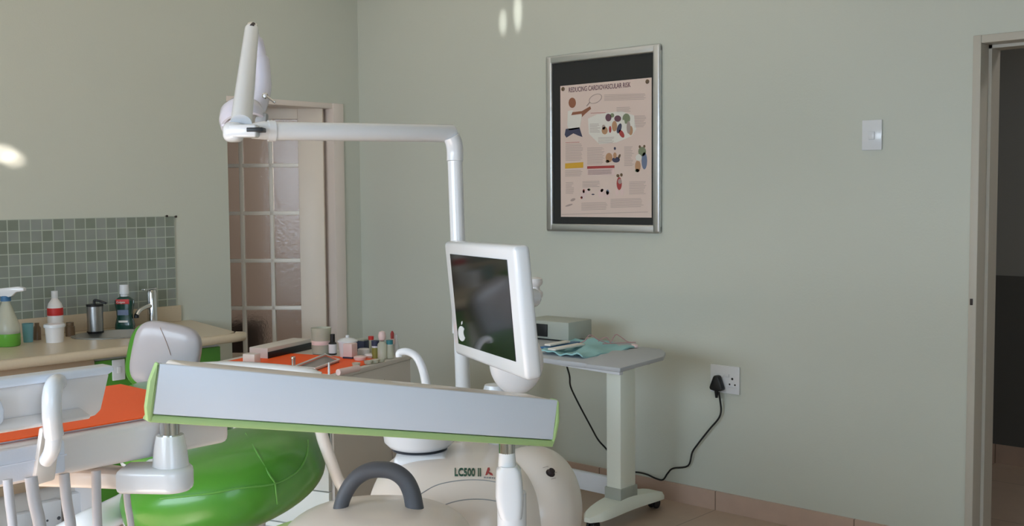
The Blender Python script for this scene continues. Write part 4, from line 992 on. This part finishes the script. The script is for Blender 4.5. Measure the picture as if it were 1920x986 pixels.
# hoses: each hangs from the tray
for i, (x0, x1, w_) in enumerate(((14, 24, 15), (58, 75, 20), (120, 133, 17), (180, 183, 15), (234, 246, 11))):
    d0 = depth(hz(x0, 915, 1.0)); q0 = hz(x0+2, 905-(x0)*.12, 1.002)
    zz = 1.34+.0009*x0
    P_ = [D(x0, 900-.10*x0, zz), D(x0+(x1-x0)*.4, 940, zz), D(x1, 990, zz), D(x1+4, 1080, zz), D(x1-10, 1170, zz+.1)]
    b = NB(); tube(b, smooth(P_, 6), px(w_, zz)/2*1.15, 14)
    obj('hose', b, 'hose', t)
for x in (40, 160):
    pass
b = NB()
for x in (30, 66): pass
# second holder panel above the tray, with curved handle
t = thing('instrument_holder', 'white slanted holder panel with a rounded curved handle above the delivery tray', 'holder', (-1.5, .6, 1.1))
b = NB()
XX = -1.50
sec = [(0, .0, 1.176), (0, -.012, 1.150), (0, -.012, 1.102)]
y1t, y1b = .786, .768
def vp(dx, y, z): return Vector(sv((XX+dx, y, z)))
for (a_, n_, m_, z0, z1, dx0, dx1) in ((0, 'holder_panel', 'offwhite', 1.103, 1.166, -.004, -.02),):
    pts = [vp(0, .15, 1.166), vp(0, .783, 1.166), vp(0, .768, 1.112), vp(-.004, .760, 1.104), vp(-.004, .15, 1.104)]
    slab(b, pts, (-.018, .0, .0), .004); obj(n_, b, m_, t)
b = NB(); slab(b, [vp(.006, .15, 1.164), vp(.006, .778, 1.164), vp(.006, .788, 1.169), vp(.004, .786, 1.1765), vp(.004, .15, 1.1765)], (-.026, 0, 0), .003); obj('top_rail', b, 'panel', t)
b = NB(); slab(b, [vp(0, .15, 1.122), vp(0, .735, 1.122), vp(.014, .745, 1.110), vp(.014, .15, 1.110)], (-.004*KS, 0, -.006*KS), .002); obj('lower_lip', b, 'offwhite', t)
b = NB(); tube(b, smooth([hx(108, 716, -1.50*KS), hx(101, 724, -1.475*KS), hx(97, 745, -1.468*KS), hx(97, 775, -1.468*KS), hx(99, 800, -1.475*KS), hx(101, 815, -1.48*KS)], 6), [px(17, 1.32), px(18, 1.32)], 20)
ho_ = obj('curved_handle', b, 'white', t)
b = NB(); tube(b, smooth([hx(101, 793, -1.48*KS), hx(101, 820, -1.48*KS), hx(97, 845, -1.49*KS), hx(88, 862, -1.52*KS)], 6), [px(16, 1.32), px(14, 1.32)], 20); obj('handle_sleeve', b, 'white', t)
b = NB(); slab(b, [hx(-4, 745, -1.49*KS), hx(4, 752, -1.49*KS), hx(10, 768, -1.49*KS), hx(9, 790, -1.49*KS), hx(0, 800, -1.49*KS), hx(-12, 800, -1.49*KS), hx(-12, 745, -1.49*KS)], (-.03, 0, 0), .004, 3); obj('round_boss', b, 'panel', t)
b = NB(); q = hx(-20, 775, -1.56*KS); bx(b, sv((-1.525, .16, 1.06)), sv((-1.510, .40, 1.12)), .003); obj('holder_bracket', b, 'offwhite', t)

# ------------------------------------------------------------------ foreground console with the dark arch
zc = 2.15
t = thing('domed_console', 'low domed beige console with pale green rim and a dark grey arched handle', 'console', D(705, 1100, zc)*1.0)
kc = D(705, 1035, zc)
b = NB(); superell(b, kc, R0, F0, UP, px(185, zc), .20, px(88, zc), .8, .85, 64, 32); obj('cover', b, 'beigeplastic', t)
b = NB(); superell(b, kc+UP*.008-R0*px(30, zc), R0, F0, UP, px(204, zc), .20, px(24, zc), .5, .85, 64, 16); obj('rim', b, 'lgreen', t)
b = NB(); lathe(b, Vector((kc.x, kc.y, 0)), [(.16, 0), (.16, .02), (.06, .06), (.05, kc.z-.02), (.0001, kc.z-.02)], 36); obj('stand', b, 'white', t)
b = NB(); tube(b, smooth([D(636, 968, zc), D(640, 946, zc), D(650, 920, zc), D(666, 898, zc), D(688, 884, zc), D(712, 880, zc), D(738, 884, zc), D(759, 899, zc), D(771, 922, zc), D(777, 950, zc), D(780, 975, zc)], 6), [.0142+.0042*i/60 for i in range(61)], 20); obj('arched_handle', b, 'dgrey', t)

# ------------------------------------------------------------------ light
def area(name, loc, target, sx, sy_, watts, col, spread=180):
    l = bpy.data.lights.new(name, 'AREA'); l.shape = 'RECTANGLE'; l.size = sx; l.size_y = sy_; l.energy = watts; l.color = col; l.spread = math.radians(spread)
    o = bpy.data.objects.new(name, l); COL.objects.link(o); o.location = loc; d = Vector(target)-Vector(loc); o.rotation_euler = d.to_track_quat('-Z', 'Y').to_euler(); return o
area('sky_daylight', (-2.2, -4.2, 2.85), (-2.2, 0, 2.85), 8.0, 3.1, 830, (.70, .85, 1.0))
area('side_daylight', (XR+.02, (VY0+VY1)/2, (VZ0+VZ1)/2), (0, (VY0+VY1)/2, (VZ0+VZ1)/2), VY1-VY0, VZ1-VZ0, 26, (.60, .80, 1.0))
area('ceiling_fill', (-3.3, 2.5, ZC-.05), (-3.3, 2.5, 0), 3.0, 3.0, 12, (1, .95, .84))  # added fill light under the ceiling, imitates bounced light
area('next_room_fill', (-6.6, 6.9, 1.8), (-6.6, 4, 1.2), 1.2, 1.2, 22, (1, .95, .90))  # added area light to brighten the room behind the panes, no window there
area('corridor_fill', (-.2, 5.1, 2.7), (-.2, 5.1, 0), .5, .3, 9.0, (1, .97, .93))  # unseen fill light added to lift the corridor walls
def spot(name, loc, target, deg, watts, col, rad, blend=.7):
    l = bpy.data.lights.new(name, 'SPOT'); l.spot_size = math.radians(deg); l.energy = watts; l.color = col; l.shadow_soft_size = rad; l.spot_blend = blend
    o = bpy.data.objects.new(name, l); COL.objects.link(o); o.location = loc; o.rotation_euler = (Vector(target)-Vector(loc)).to_track_quat('-Z', 'Y').to_euler(); return o
# sunlight through the window: a warm patch low on the floor in front of it
sun = bpy.data.lights.new('sun', 'SUN'); sun.energy = 32.0; sun.angle = math.radians(.6); sun.color = (1, .92, .82)
so_ = bpy.data.objects.new('sun', sun); COL.objects.link(so_); so_.rotation_euler = Vector((-.35, .80, -.80)).to_track_quat('-Z', 'Y').to_euler()
# added spot lamps imitating patches of reflected sun on the walls
def glint(x, y, w_, h_, rot, watts, col):
    tgt = hy(x, y, YB) if x > 640 else hx(x, y, XL)
    src = tgt + (Vector((.25, -1.3, .1)) if x > 640 else Vector((1.3, -.25, .1)))
    o = spot('glint_spot', src, tgt, 2*math.degrees(math.atan(h_*depth(tgt)/FPX/2/1.33)), watts, col, .010, 1)
    o.scale = (w_/h_, 1, 1)
glint(943, 42, 26, 60, 0, 45, (1, 1, .97)); glint(971, 22, 28, 90, 0, 55, (1, 1, .97)); glint(0, 288, 84, 44, 0, 90, (1, .90, .85)); glint(26, 299, 56, 40, 0, 60, (1, .88, .80))
wd = bpy.data.worlds.new('sky'); SC.world = wd; wd.use_nodes = True
bg = wd.node_tree.nodes['Background']; bg.inputs[0].default_value = (.62, .74, .95, 1); bg.inputs[1].default_value = 1.0
vs = SC.view_settings; vs.view_transform = 'Standard'; vs.look = 'None'; vs.gamma = 1; vs.exposure = 0.12; vs.use_curve_mapping = False
